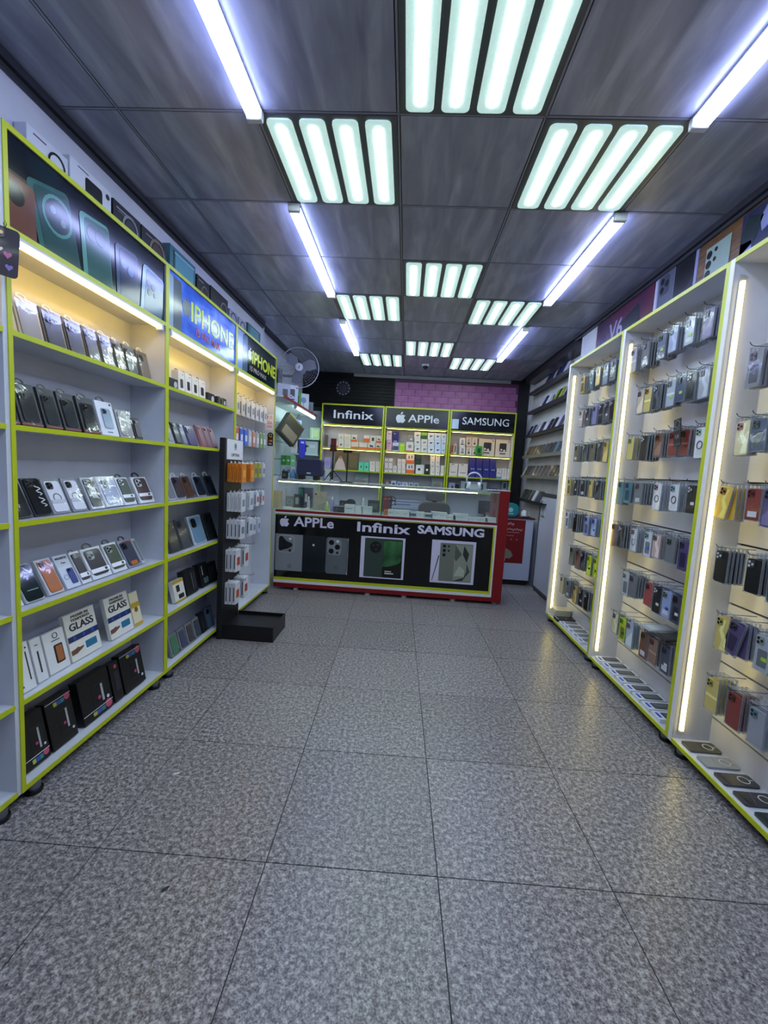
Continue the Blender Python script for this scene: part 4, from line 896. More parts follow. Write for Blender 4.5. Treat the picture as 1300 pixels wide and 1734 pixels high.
t, b, w_, h = poster('crystal_poster', 2.37, 1.9, 2.615, 2.835, M('#2a3050', .25), 'dark blue poster with angular crystal shapes on the wood-grain strip')
t.location.x = 1.641
for q, c in (([(-.23, .02), (-.14, .06), (-.10, .16), (-.19, .2), (-.23, .12)], '#1c2c30'), ([(-.12, .15), (-.08, .2), (-.05, .1), (-.1, .08)], '#8a8ec0'), ([(-.23, .0), (-.15, 0), (-.16, .07), (-.23, .08)], '#7a7ec0'), ([(-.04, .0), (.1, .0), (.12, .14), (0, .19)], '#4a4f86')):
    ppic(b, q, c, -.005, w_, h)

# ================================================================== RIGHT WALL LEDGES (behind the hook bays)
for k in range(5):
    y = 4.40+k*.40
    bx('wall_board', textured('ledge_wall', laminate('#a9aaae', '#b6b7ba', .5)) if k == 0 else bpy.data.materials['ledge_wall'], wr, XW1-.006, XW1, y+.002, y+.398, .9, 2.80)
LEDGE = [2.645, 2.375, 2.045, 1.752, 1.475, 1.14]
LC = [[(921, '#26284c'), (927, '#2c2e54'), (938, '#1f2040'), (944, '#32325a'), (951, '#c0c2d0')],
      [(911, '#b9bcc8'), (916, '#2c2f52'), (922, '#c6c8d4'), (935, '#7f9a30'), (939, '#1c2018'), (943, '#8aa034')],
      [(891, '#26284c'), (897, '#2a2c50'), (906, '#aeb2c4'), (911, '#242640'), (918, '#b8bccb'), (924, '#22242c'), (931, '#1d2026'), (938, '#c2c4d2'), (943, '#4a4060')],
      [(873, '#8a857a'), (880, '#5c5046'), (885, '#5e5448'), (890, '#6a5a4a'), (895, '#5a5046'), (900, '#675d52'), (905, '#4c4844'), (910, '#55504c'), (916, '#484644'), (922, '#3e3d40'), (928, '#3a3a3e'), (934, '#55707a'), (940, '#44464c')],
      [(867, '#b0aca0'), (876, '#4a4540'), (882, '#46444a'), (888, '#3c3c44'), (894, '#3a3c48'), (900, '#33343a'), (906, '#383840'), (912, '#2e2f36'), (918, '#3a3a3e'), (924, '#55575c'), (930, '#303138'), (936, '#3a3b40')],
      [(874, '#5a5a44'), (879, '#303134'), (884, '#36373a'), (889, '#2c2d32'), (894, '#3c3d42'), (899, '#b9bcc4'), (904, '#36373c'), (908, '#303136')]]
for r, z in enumerate(LEDGE):
    y1 = 6.30; y0 = 4.40
    if r == 5: y0 = 5.25
    t = thing('wall_ledge', f'narrow {"black" if r < 3 else "grey-brown"} wall ledge, {ORD[r+1]} from the ceiling, beyond the hook bays', 'shelf', (0, 0, z), (0, 0, 0), 'narrow ledges on the right wall')
    mt = MDARK if r < 3 or r == 5 else M('#6a675c', .4)
    bx('ledge_board', mt, t, 1.695, XW1-.006, y0, y1, -.014, 0); bx('ledge_lip', mt, t, 1.689, 1.695, y0, y1, -.03, .012)
    prev = None
    for k, (px, c) in enumerate(LC[r]):
        y = yat(px, 1.70, z)-.04
        y = min(y, 6.25)
        if prev is not None and y > prev-.0785: y = prev-.0785
        prev = y
        if y < y0+.05: continue
        o = thing('ledge_phone_case', f'phone case {["", "first", "second", "third", "fourth", "fifth", "sixth", "seventh", "eighth", "ninth", "tenth", "eleventh", "twelfth", "thirteenth"][k+1]} from the back shelving on the {ORD[r+1]} wall ledge', 'phone case', (1.708, y, z+.0065), (-.42, 0, RIGHT+.12), f'cases on the {ORD[r+1]} wall ledge')
        obj('phone_case', cm(('ledgec',), lambda m: m.rr(0, .075, .074, .150, .011, -.004, .004, 3)), M(c, .25, 0, .3), o)
        obj('edge_frame', cm(('ledgee',), lambda m: m.rr(0, .075, .076, .152, .011, .0042, .016, 3)), M('#d2d2d4', .35), o)
# --- framed white board standing against the wall
t = thing('standing_board', 'tall white board with dark frame standing against the right wall', 'board', (1.752, 5.04, 0.0), (0, 0, RIGHT))
bx('board', M('#b9bcce', .25), t, -.43, .43, .000, .012, .06, 1.27)
for n, a in (('frame_rail', (-.46, .46, -.004, .016, .02, .06)), ('frame_rail', (-.46, .46, -.004, .016, 1.225, 1.27)), ('frame_stile', (-.46, -.43, -.004, .016, .06, 1.225)), ('frame_stile', (.43, .46, -.004, .016, .06, 1.225))):
    bx(n, M('#3d3f45', .4), t, *a)
for sx in (-.44, .44): bx('corner_foot', M('#b9bbc0', .4), t, sx-.02, sx+.02, -.006, .018, 0, .02)
pp = bx('notice', M('#c2c5d4', .4), t, -.40, -.22, -.0012, -.0002, .93, 1.19)
obj('emblem', MB().ring(0, 0, .028, .036, -.0008, 0).disc(0, 0, .018, -.0006, 0).mesh('emblem'), M('#8a8f96', .4), pp, (0, -.0006, .12), (0, 0, 0), (.8, 1, 1.4))
[obj('print', MB().box(-.016, .016, -.0006, 0, -.014, .014), M('#4a4e62', .4), pp, (x_, -.0008, .045)) for x_ in (-.045, 0, .04)]
for z_ in (.235, .20): obj('print', MB().box(-.05, .05, -.0006, 0, -.004, .004), M('#7a7e92', .4), pp, (.01, -.0008, z_))

# --- white cabinet with a red poster behind the counter end
t = thing('white_cabinet', 'white side cabinet with dark red top and red poster', 'cabinet', (1.46, 5.61, 0))
bx('body', M('#c3cbe0', .35), t, -.28, .27, 0, .45, .07, .90, .004)
bx('worktop', M('#5c1420', .35), t, -.29, .28, -.012, .46, .90, .918)
bx('plinth', MBLACK, t, -.26, .25, .02, .43, 0.0, .07)
ps = bx('poster', M('#7e0a12', .4), t, -.24, .165, -.0015, -.0003, .30, .885)
lettering('AsiaPay', .05, M('#e0b0b0', .4), ps, (-.02, -.0016, .53), .01)
obj('script_print', MB().tube([(-.12+k*.0105, -.0015, .455+.014*math.sin(k*1.9)+.006*math.sin(k*.7)) for k in range(28)], .0032, 5).mesh('script_print'), M('#e6d4d4', .4), ps)
for z_, wd in ((.415, .26), (.37, .12)): obj('print', MB().box(-wd/2, wd/2, -.0006, 0, -.004, .004), M('#d08a8a', .4), ps, (.0, -.0008, z_))
for k in range(4): obj('icon', MB().disc(0, 0, .011, -.0006, 0, 10).mesh('icon'), M('#d06a6a', .4), ps, (-.12+k*.075, -.0008, .32))
fig = [(-.10, .06), (.09, .06), (.13, .10), (.10, .16), (.05, .19), (.02, .20), (-.02, .20), (-.06, .185), (-.11, .15)]
obj('figure_print', MB().poly([(x, z) for x, z in fig], -.0006, 0).mesh('figure_print'), M('#8d8470', .5), ps, (-.06, -.0008, 0))
obj('figure_print', MB().disc(0, 0, .030, -.0006, 0, 14).mesh('figure_print'), M('#4a3028', .5), ps, (-.06, -.0012, .215), (0, 0, 0), (.85, 1, 1.15))
obj('print', MB().box(-.05, .05, -.0006, 0, -.025, .025), M('#c9ccd2', .4), ps, (-.08, -.0018, .045))
t = thing('teal_basket', 'teal rounded tub with white emblem on the white cabinet', 'tub', (1.41, 5.74, .9195))
obj('tub', MB().rr(0, .088, .25, .176, .06, -.07, .07, 5).mesh('tub', bevel=.006, smooth=True), M('#1f8f96', .3), t)
obj('emblem', MB().disc(0, 0, .032, -.0008, 0).mesh('emblem'), M('#a8d4da', .4), t, (.02, -.0702, .09))
obj('emblem', MB().box(-.04, .04, -.0006, 0, -.006, .006), M('#a8d4da', .4), t, (.02, -.0702, .04))
t = thing('baseball_cap', 'white cap with dark peak lying beside the teal tub', 'cap', (1.625, 5.72, .9195))
obj('crown', MB().lathe([(.062, .006), (.060, .04), (.045, .075), (.02, .092), (.003, .096)]).mesh('crown', smooth=True), M('#d5d6dc', .6), t, (0, 0, 0), (0, 0, 0), (.75, 1, 1))
obj('peak', MB().poly([(x, z) for x, z in smooth_closed([(-.06, 0), (.0, -.012), (.06, 0), (.055, .06), (0, .085), (-.055, .06)], 4)], 0, .006).mesh('peak'), M('#33343a', .6), t, (.01, -.035, .009), (PI/2, 0, 0), (.8, 1, 1))

# ================================================================== COUNTER
YC = 4.66; CX0, CX1 = -1.45, 1.15; CD = .48
ct = thing('shop_counter', 'long red-trimmed glass-topped counter with black lettered front', 'counter', (0, YC, 0))
bx('carcass', M('#c9cbd2', .4), ct, CX0, 1.04, .012, CD, .085, .905)
fp = bx('front_panel', M('#050507', .12), ct, CX0, 1.005, .0, .012, .150, .870)
bx('lime_rail', MLIME, ct, CX0, 1.022, -.003, .012, .118, .150); bx('lime_rail', M('#8d9420', .35), ct, CX0, 1.005, -.001, .012, .870, .884)
bx('lime_stile', MLIME, ct, 1.005, 1.022, -.003, .012, .150, .884)
bx('white_rail', M('#dcdce0', .35), ct, CX0, 1.04, -.005, .012, .085, .118); bx('white_stile', M('#d8d8da', .35), ct, 1.022, 1.04, -.005, .012, .118, .905)
bx('white_rail', M('#dcdce0', .35), ct, CX0, 1.04, -.006, .012, .884, .905)
bx('plinth_rail', MRED, ct, CX0, 1.04, -.002, .02, .035, .085); bx('base_board', M('#7a2a30', .5), ct, CX0, 1.04, .02, CD, .055, .085)
bx('red_rail', M('#7c0f20', .3), ct, CX0, 1.04, -.008, .012, .905, .930)
bx('red_end_panel', MRED, ct, 1.04, CX1, -.012, CD, .03, 1.285, .002)
for x in (-1.2, -.36, .06, .62): 
    f = obj('foot', cm(('cfoot',), lambda m: m.lathe([(.03, 0), (.03, .02), (.022, .024), (.022, .055)]), smooth=True), M('#c9c9cc', .3), ct, (x, .05, 0))
obj('foot', cm(('cfoot2',), lambda m: m.lathe([(.03, 0), (.03, .02), (.022, .024), (.022, .031)]), smooth=True), M('#c9c9cc', .3), ct, (1.09, .05, 0))
obj('foot', cm(('cfoot2',), None), M('#c9c9cc', .3), ct, (1.09, .42, 0))
bx('case_floor', M('#d6d8dc', .3), ct, CX0, 1.04, .012, CD, .905, .930)
xm = xat(646, YC, 1.1)
for a, b in ((CX0, xm-.003), (xm+.003, 1.038)): bx('glass_pane', MGLASS, ct, a, b, -.002, .004, .930, 1.262)
bx('glass_divider', clear('glass_edge', .12, .12, .05, (.5, .75, .7), (.05, .12, .12)), ct, xm-.003, xm+.003, .004, CD-.02, .930, 1.262)
bx('glass_top', clear('glass_top', .22, .30, .03, (.85, .95, .93), (.42, .46, .50)), ct, CX0, 1.04, -.008, CD, 1.262, 1.272)
bx('glass_rim', M('#8f9a9c', .2), ct, CX0, 1.04, -.010, -.0085, 1.258, 1.274)
for a, b, lab in ((CX0+.02, xm-.02, 'pale yellow LED bar in the counter case beside the peg cabinet'), (xm+.03, .80, 'pale yellow LED bar in the counter case beside the red end panel')):
    t = thing('case_led_bar', lab, 'LED bar', ((a+b)/2, YC+.014, 1.252), (0, 0, 0), 'LED bars in the counter case')
    obj('channel', MB().box(-(b-a)/2, (b-a)/2, -.006, .006, 0, .009), M('#b9bcb0', .3), t); obj('diffuser', MB().box(-(b-a)/2, (b-a)/2, -.007, .006, -.010, -.0003), EM('case_led', (1, .90, .42), 6.0), t)
# counter front prints
W = M('#cfcbe4', .3); YP = -.0008
def cprint(cx, cz, w_, h, mat, y, r=None):
    return obj('print', MB().rr(cx, cz, w_, h, r if r is not None else .002, y-.0008, y, 4).mesh('print'), mat, fp)
fo = fp.location; FZ = .150; FXC = (CX0+1.005)/2; YL = -.0062
def cp(x0, x1, z0, z1, mat, lay=0, r=.002): return cprint((x0+x1)/2-FXC, (z0+z1)/2-FZ, x1-x0, z1-z0, mat, YL-.0009*lay, r)
def cdisc(x, z, r, mat, lay): obj('print', MB().disc(x-FXC, z-FZ, r, YL-.0009*lay-.0008, YL-.0009*lay, 20).mesh('print'), mat, fp)
fruit_logo(fp, .125, W, (-1.345-FXC, YL, .80-FZ))
lettering('APPLe', .15, W, fp, (-1.005-FXC, YL, .797-FZ), .022, .46)
lettering('Infinix', .15, W, fp, (-.225-FXC, YL, .785-FZ), .022, .60)
lettering('SAMSUNG', .125, W, fp, (.54-FXC, YL, .800-FZ), .035, .74)
G1, G2, G3 = M('#82868c', .2), M('#1b2228', .2), M('#5f666c', .2)
cp(-1.445, -.60, .225, .655, M('#15191c', .2), 0)
cp(-1.44, -1.125, .228, .652, G1, 1); cp(-1.12, -.86, .232, .652, G2, 1, .03); cp(-.855, -.605, .228, .648, G3, 1, .03); cp(-.612, -.602, .225, .645, W, 1)
cp(-1.42, -1.22, .44, .64, M('#9a9ea2', .2), 2, .05); cp(-1.41, -1.23, .45, .63, M('#777b80', .2), 3, .045)
obj('print', MB().poly(smooth_closed([(-1.395-FXC, .615-FZ), (-1.36-FXC, .622-FZ), (-1.315-FXC, .575-FZ), (-1.255-FXC, .55-FZ), (-1.245-FXC, .52-FZ), (-1.29-FXC, .49-FZ), (-1.34-FXC, .475-FZ), (-1.395-FXC, .46-FZ), (-1.40-FXC, .54-FZ)], 4)[::-1], YL-.0044, YL-.0036).mesh('print'), M('#08090b', .15), fp)
cdisc(-1.27, .60, .016, M('#c8ccd0', .2), 4); cdisc(-1.27, .465, .016, M('#0c0d10', .2), 4); cdisc(-1.0, .545, .013, M('#c8ccd0', .2), 2)
cp(-.84, -.68, .445, .635, M('#7c8288', .2), 2, .04)
for x, z, r, c in ((-.795, .59, .030, '#0b0c0f'), (-.795, .49, .030, '#0b0c0f'), (-.725, .54, .030, '#0b0c0f'), (-.725, .605, .015, '#d0d4d8'), (-.725, .475, .014, '#0b0c0f')): cdisc(x, z, r, M(c, .15), 3)
fruit_logo(fp, .06, M('#565c62', .2), (-.73-FXC, YL-.0022, .31-FZ)); fruit_logo(fp, .06, M('#6f7378', .2), (-1.27-FXC, YL-.0022, .29-FZ))
cp(-.46, .04, .212, .688, W, 0); cp(-.415, .015, .225, .672, M('#33443c', .2), 1, .012); cp(-.205, .012, .228, .655, M('#10130f', .2), 2, .012)
obj('print', MB().poly([(x-FXC, z-FZ) for x, z in [(-.203, .35), (-.14, .355), (-.07, .375), (-.02, .40), (0, .425), (.008, .45), (.008, .65), (-.203, .65)]], YL-.0036, YL-.0028).mesh('print'), textured('green_wave', two_tone('#0e2413', '#3f7a4a', 5, .2)), fp)
cdisc(-.29, .57, .066, M('#111512', .2), 3)
for x, z in ((-.315, .59), (-.27, .60), (-.285, .545)): cdisc(x, z, .015, M('#2c332e', .2), 4)
cp(-.175, -.10, .292, .305, M('#b9bcb6', .4), 3); cp(-.175, -.075, .268, .282, M('#b9bcb6', .4), 3)
cp(.34, .83, .212, .70, W, 0); cp(.435, .80, .235, .67, M('#6f756a', .2), 1, .006); cp(.598, .795, .245, .66, M('#8b9084', .2), 2, .006)
for q, c in (([(.60, .66), (.68, .55), (.62, .47), (.60, .50)], '#565c52'), ([(.70, .65), (.76, .56), (.74, .46), (.69, .55)], '#2f352f'), ([(.60, .30), (.66, .42), (.72, .37), (.72, .30)], '#aab0a2'), ([(.60, .245), (.72, .29), (.70, .25), (.66, .245)], '#3c423a'), ([(.74, .45), (.78, .36), (.70, .245), (.74, .36)], '#4a5048')):
    q = [(x-FXC, z-FZ) for x, z in q]; A_ = sum(q[i][0]*q[(i+1) % len(q)][1]-q[(i+1) % len(q)][0]*q[i][1] for i in range(len(q)))
    obj('print', MB().poly(q if A_ > 0 else q[::-1], YL-.0036, YL-.0028).mesh('print'), M(c, .2), fp)
for x, z, r in ((.48, .635, .018), (.48, .585, .018), (.48, .535, .018), (.53, .635, .011), (.53, .585, .011)): cdisc(x, z, r, M('#0b0c0e', .2), 3)
obj('print', MB().poly([(.36-FXC, .235-FZ), (.368-FXC, .235-FZ), (.432-FXC, .52-FZ), (.42-FXC, .53-FZ)], YL-.0017, YL-.0009).mesh('print'), M('#4a5054', .2), fp)

# --- goods inside the glass case (z = .9305)
ZG = .9312
def gbox(px, w_, h, d, dy, col, look, name='small_carton', feats=(), group=None, cat='box'):
    package(name, look, cat, (xat(px, YC+dy, ZG), YC+dy, ZG), 0, 0, w_, h, d, col, feats, group)
gbox(470, .09, .20, .06, .13, '#c8b68e', 'tan carton inside the counter beside the peg cabinet')
gbox(491, .10, .13, .05, .33, '#8e9298', 'grey framed carton at the back of the counter case', feats=[('ring', 0, .5, .3, '#c9ccd0')])
gbox(503, .08, .16, .04, .33, '#2b2d33', 'black and white carton at the back of the counter case', feats=[('rr', 0, .5, .5, .5, '#a9adb4')])
t = thing('cable_tray', 'white plastic tray inside the counter beside the tan carton', 'tray', (xat(501, YC+.12, ZG), YC+.12, ZG))
obj('tray', MB().rr(0, 0, .30, .14, .03, 0, .022, 5).mesh('tray', bevel=.003), M('#dfe1e4', .3), t, (0, 0, 0), (PI/2, 0, 0))
t = thing('black_cable', 'coiled black cable lying on the white tray', 'cable', (xat(503, YC+.11, ZG), YC+.11, ZG+.0225))
obj('coil', MB().tube([(.05*math.cos(k*.5)*(1+.02*k/10), .025*math.sin(k*.5), .004*(k//12)) for k in range(38)], .0042, 6).mesh('coil', smooth=True), M('#26282c', .4), t)
obj('plug', MB().box(.045, .10, -.018, .018, 0, .022).mesh('plug', bevel=.003), M('#2b2d31', .4), t)
gbox(517, .16, .24, .10, .40, '#1c2a5c', 'navy carton with teal corner behind the counter case', feats=[('rr', -.3, .75, .3, .4, '#2a8a80'), ('rr', .1, .5, .2, .4, '#c9d0e0')])
t = thing('display_tablet', 'silver tablet standing upright inside the counter', 'tablet', (xat(540, YC+.14, ZG), YC+.14, ZG+.002), (-.10, 0, 0))
obj('back_shell', MB().rr(0, .108, .155, .215, .012, -.003, .003, 4).mesh('back_shell'), M('#b9b3ab', .3, .6), t)
obj('camera_lens', MB().disc(0, 0, .012, -.0015, 0, 14).mesh('camera_lens'), MBLACK, t, (-.048, -.0032, .185))
def bottle(px, dy, h, r, body, cap, look):
    t = thing('spray_bottle', look, 'bottle', (xat(px, YC+dy, ZG), YC+dy, ZG))
    obj('bottle', MB().lathe([(r*.9, 0), (r, .004), (r, h*.62), (r*.45, h*.74), (r*.42, h*.78)]).mesh('bottle', smooth=True), M(body, .2), t)
    obj('cap', MB().lathe([(r*.48, h*.78), (r*.48, h*.92), (r*.2, h)]).mesh('cap', smooth=True), M(cap, .3), t)
bottle(553, .12, .11, .022, '#a9d060', '#dfe8d0', 'lime green bottle beside the tablet')
bottle(562, .13, .17, .022, '#8f88d0', '#e8e8f2', 'violet bottle between lime bottle and black carton')
bottle(522, .26, .15, .02, '#c8cce0', '#e8e8f0', 'clear bottle before the navy carton')
bottle(614, .16, .18, .018, '#ccd2d6', '#e8eaec', 'clear spray bottle behind the white cartons')
gbox(574, .12, .075, .08, .10, '#101214', 'black carton with white lid line inside the counter', feats=[('rr', 0, .45, .5, .16, '#3a4a44'), ('band', .95, .07, '#d8dade')])
gbox(592, .115, .095, .08, .10, '#d6dae2', 'white lettered carton beside the black carton in the counter', feats=[('rr', -.05, .55, .6, .1, '#8a9098')])
gbox(607.5, .085, .085, .08, .10, '#d8dce4', 'plain white carton next to the lettered one in the counter')
gbox(621, .12, .085, .08, .10, '#d2d6de', 'wide white carton beside the glass divider')
t = thing('earbud_case', 'black oval charging case at the back of the counter case', 'charging case', (xat(593, YC+.32, ZG), YC+.32, ZG))
obj('shell', MB().rr(0, .07, .12, .14, .05, -.03, .03, 6).mesh('shell', bevel=.008, smooth=True), M('#17181b', .35), t); obj('seam', MB().box(-.058, .058, -.0312, .0312, .088, .091), M('#55585e', .4), t)
gbox(580, .08, .12, .04, .30, '#24262b', 'small black carton behind the lime bottle', feats=[('ring', 0, .5, .3, '#8a8f94')])
gbox(632, .14, .14, .05, .36, '#3c4446', 'dark green-grey carton beside the divider back', feats=[('rr', 0, .5, .7, .5, '#5c6a66')])
gbox(654, .06, .06, .07, .10, '#c9762c', 'orange carton beside the glass divider')
for k, (px, w_, h) in enumerate(((663, .09, .07), (674, .10, .065), (687, .10, .07), (699, .09, .055), (711, .09, .06), (724, .10, .055), (736, .09, .075), (749, .09, .07), (763, .10, .05), (779, .17, .07), (800, .10, .035), (815, .12, .04), (829, .12, .05))):
    gbox(px, w_, h, .08, .09+(.03 if k % 3 == 1 else 0), '#d4d7de' if k not in (3, 5) else '#b9c2c8', f'white phone carton, {ORD[k+1] if k < 12 else "last"} from the orange carton in the counter', 'phone_carton', [('rr', 0, .5, .7, .5, '#44586a')] if k in (3, 5) else [('rr', -.1, .5, .5, .1, '#a9adb8')], 'white phone cartons in the counter')
t = thing('clip_fan', 'small black clip fan standing in the counter case', 'fan', (xat(661, YC+.22, ZG), YC+.22, ZG))
obj('stem', MB().cyl((0, 0, .008), (0, 0, .13), .008).mesh('stem'), MPB, t); obj('base', MB().lathe([(.05, 0), (.05, .008), (.02, .012)]).mesh('base'), MPB, t)
obj('guard', MB().ring(0, .16, .048, .056, -.016, .016).disc(0, .16, .018, -.018, .018).mesh('guard'), MPB, t)
obj('blades', MB().rr(0, .16, .094, .02, .008, -.004, .004).rr(0, .16, .02, .094, .008, -.004, .004).mesh('blades'), M('#2a2c30', .4), t)

# --- goods on the counter top (z = 1.2725)
ZT = 1.2728
t = thing('bluetooth_speaker', 'navy rounded box speaker on black feet on the counter', 'speaker', (-1.14, YC+.30, ZT), (0, 0, -.1))
obj('body', MB().rr(0, .145, .30, .20, .035, -.06, .06, 5).mesh('body', bevel=.008, smooth=True), M('#20264a', .6), t)
obj('badge', MB().rr(0, .08, .05, .012, .004, -.0625, -.060).mesh('badge'), M('#c9ccd8', .3), t)
for sx in (-.1, .08): obj('foot', MB().box(sx-.03, sx+.03, -.05, .05, 0, .05).mesh('foot', bevel=.004), MPB, t)
t = thing('phone_tripod', 'black tripod with red phone clamp on the counter', 'tripod', (-.865, YC+.24, ZT))
obj('mast', MB().tube([(0, 0, .02), (0, 0, .36)], [.012, .008], 10).mesh('mast'), MPB, t)
for k in range(3):
    a = k*2*PI/3+.5; obj('leg', MB().tube([(0, 0, .135), (.125*math.cos(a), .125*math.sin(a), .006)], .0055, 6).mesh('leg'), MPB, t)
    obj('strut', MB().tube([(0, 0, .05), (.06*math.cos(a), .06*math.sin(a), .068)], .003, 5).mesh('strut'), MPB, t)
cl = obj('phone_clamp', MB().box(-.032, .032, -.008, .008, .36, .50).mesh('phone_clamp', bevel=.003), M('#5c0a14', .35), t); obj('clamp_jaw', MB().box(-.04, .04, -.016, .012, .35, .38).box(-.036, .03, -.016, .01, .395, .425), M('#3c0a10', .35), cl)
t = thing('phone_stand', 'black post stand with square foot on the counter', 'phone stand', (-.688, YC+.20, ZT))
obj('foot_plate', MB().rr(0, 0, .15, .12, .01, 0, .010).mesh('foot_plate'), MPB, t, (0, 0, 0), (PI/2, 0, 0)); obj('post', MB().cyl((0, 0, .01), (0, 0, .34), .008).mesh('post'), MPB, t); obj('cradle', MB().box(-.05, .05, -.012, .012, .34, .375).mesh('cradle', bevel=.003), MPB, t)
t = thing('headphones', 'white headband headphones standing on the counter', 'headphones', (.79, YC+.25, ZT))
pts = [(.085*math.cos(PI-k*PI/14), 0, .115+.085*math.sin(PI-k*PI/14)) for k in range(15)]
obj('headband', MB().tube(pts, .009, 8).mesh('headband', smooth=True), M('#c9d0e2', .3), t)
for s in (-1, 1):
    obj('yoke', MB().tube([(s*.085, 0, .118), (s*.078, 0, .07), (s*.06, 0, .045)], .006, 6).mesh('yoke'), M('#b9c2d8', .3), t)
    obj('ear_cup', MB().cyl((s*.048, 0, .045), (s*.075, 0, .05), .044, 16).mesh('ear_cup'), M('#d3d8e6', .35), t)
t = thing('paper_sheets', 'white papers lying on the red counter end', 'paper', (1.06, YC+.22, 1.2855)); bx('sheet', M('#e2e2e8', .6), t, -.12, .13, -.10, .10, 0, .002); bx('sheet', M('#d8d2d8', .6), t, -.08, .10, -.12, .05, .0022, .004)
package('white_phone_carton', 'white upright carton with phone picture beside the navy speaker', 'box', (-.925, YC+.36, ZT), 0, 0, .09, .13, .05, '#c9d4e0', [('rr', .25, .6, .2, .4, '#2a2c33')])

# ================================================================== BACK SHELVING (three bays with lettered signs)
YK, KD = 6.35, .235; KX = [-1.326, -.375, .598, 1.572]; KT = 2.385; KS = [2.085, 1.735, 1.41, 1.185, .78, .42]
SGN = ['Infinix', 'APPle', 'SAMSUNG']; KN = ['leftmost-lettered', 'logo-signed', 'long-lettered']
kb = []
for k in range(3):
    x0, x1 = KX[k]+.006, KX[k+1]-.006
    t = thing('back_shelf_unit', f'lime-edged back shelf unit under the black sign reading {SGN[k] if k < 0 else ["with dotted i letters", "with fruit logo", "in all capitals"][k]}', 'shelf unit', (0, 0, 0), (0, 0, 0), 'lime-edged back shelf units'); kb.append(t)
    t['label'] = ['lime-edged shelf unit below the black sign beside the dark shutter', 'lime-edged shelf unit below the black fruit-logo sign', 'lime-edged shelf unit below the black capitals sign near the wall ledges'][k]
    for x in (x0, x1-.02):
        p = bx('side_panel', MWHITE, t, x, x+.02, YK, YK+KD, 0.0, KT); bx('edge_strip', MLIME, p, -.011, .011, -KD/2-.004, -KD/2+.001, 0, KT)
    bx('back_panel', MWHITE, t, x0, x1, YK+KD, YK+KD+.012, 0, KT)
    for z in [KT]+KS+[.08]:
        s = bx('shelf', MWHITE, t, x0+.02, x1-.02, YK, YK+KD, z-.018, z); bx('edge_strip', MLIME, s, -(x1-x0-.04)/2, (x1-x0-.04)/2, -KD/2-.004, -KD/2+.001, -.001, .019)
    sg = bx('sign_board', M('#0a0b12', .15), t, x0+.02, x1-.02, YK-.006, YK+.004, KS[0]+.003, KT-.020)
    W_ = M('#cfd2dc', .3); hz = (KT-KS[0]-.023)/2
    if k == 0: lettering('Infinix', .17, W_, sg, (.0, -.0062, hz), .012, .60)
    if k == 1: fruit_logo(sg, .165, W_, (-.245, -.0062, hz+.008)); lettering('APPle', .155, W_, sg, (.10, -.0062, hz-.006), .012, .46)
    if k == 2: lettering('SAMSUNG', .150, W_, sg, (.04, -.0062, hz), .004, .68)
    for z, nm in ((KS[0], 'upper'), (KS[1], 'middle')):
        o = thing('shelf_led', f'warm LED strip under the {nm} shelf edge of the {["shutter-side", "fruit-logo", "capitals-signed"][k]} unit', 'LED strip', ((x0+x1)/2, YK+.02, z-.0185), (0, 0, 0), 'LED strips in the back shelving')
        obj('channel', cm(('kch',), lambda m: m.box(-.44, .44, -.005, .005, -.004, 0)), M('#b9bcb0', .3), o); obj('diffuser', cm(('kdf',), lambda m: m.box(-.435, .435, -.0045, .0045, -.0058, -.0042)), EM('shelf_led', (1, .72, .26), 13), o)
bx('price_card', M('#b9c4dc', .4), kb[2], KX[2]+.03, KX[2]+.13, YK-.0095, YK-.0075, 2.11, 2.25)
ISH = {'A': 1, 'B': 2, 'C': 3}
def kbox(sh, px0, px1, h, col, look, feats=(), row=0, d=.08, y=YK+.10, name='small_carton', group=None, lift=0):
    z = KS[ISH[sh]]+.0006+row*(h+.0008)+lift
    xa, xb = xat(px0, y-d/2, z), xat(px1, y-d/2, z)
    bi = max(k for k in range(3) if (xa+xb)/2 > KX[k]) if (xa+xb)/2 > KX[0] else 0
    xa, xb = max(xa, KX[bi]+.03), min(xb, KX[bi+1]-.03)
    return package(name, look, 'box', ((xa+xb)/2, y, z), 0, 0, (xb-xa)*.97, h, d, col, feats, group)
P = lambda ox, oy, s, x: ox+x/s
u = lambda x: 440+x/5.417
BUD = [('disc', -.1, .55, .14, '#26272c'), ('disc', .14, .5, .12, '#26272c')]
ORG = [('band', .16, .3, '#d8642a')]
ubay = 'shutter-side unit'
kbox('A', u(588), u(612), .19, '#5a4634', 'dark brown carton by the frame, upper shelf of shutter-side unit')
for k, (a, b, f, lk) in enumerate(((680, 714, ORG, 'orange-footed'), (716, 768, [('disc', 0, .5, .2, '#6a6e58')], 'green-pictured'), (770, 832, [('ring', 0, .5, .22, '#b9a468')], 'gold-ringed'), (834, 904, ORG, 'plain orange-footed'), (906, 984, ORG, 'wide orange-footed'), (986, 1054, ORG+BUD, 'bud-pictured orange-footed'), (1056, 1120, ORG+BUD, 'frame-side orange-footed'))):
    kbox('A', u(a), u(b), .105, '#d6cbb8', f'cream {lk} earbud carton, lower row, shutter-side unit', f, 0, name='earbud_carton')
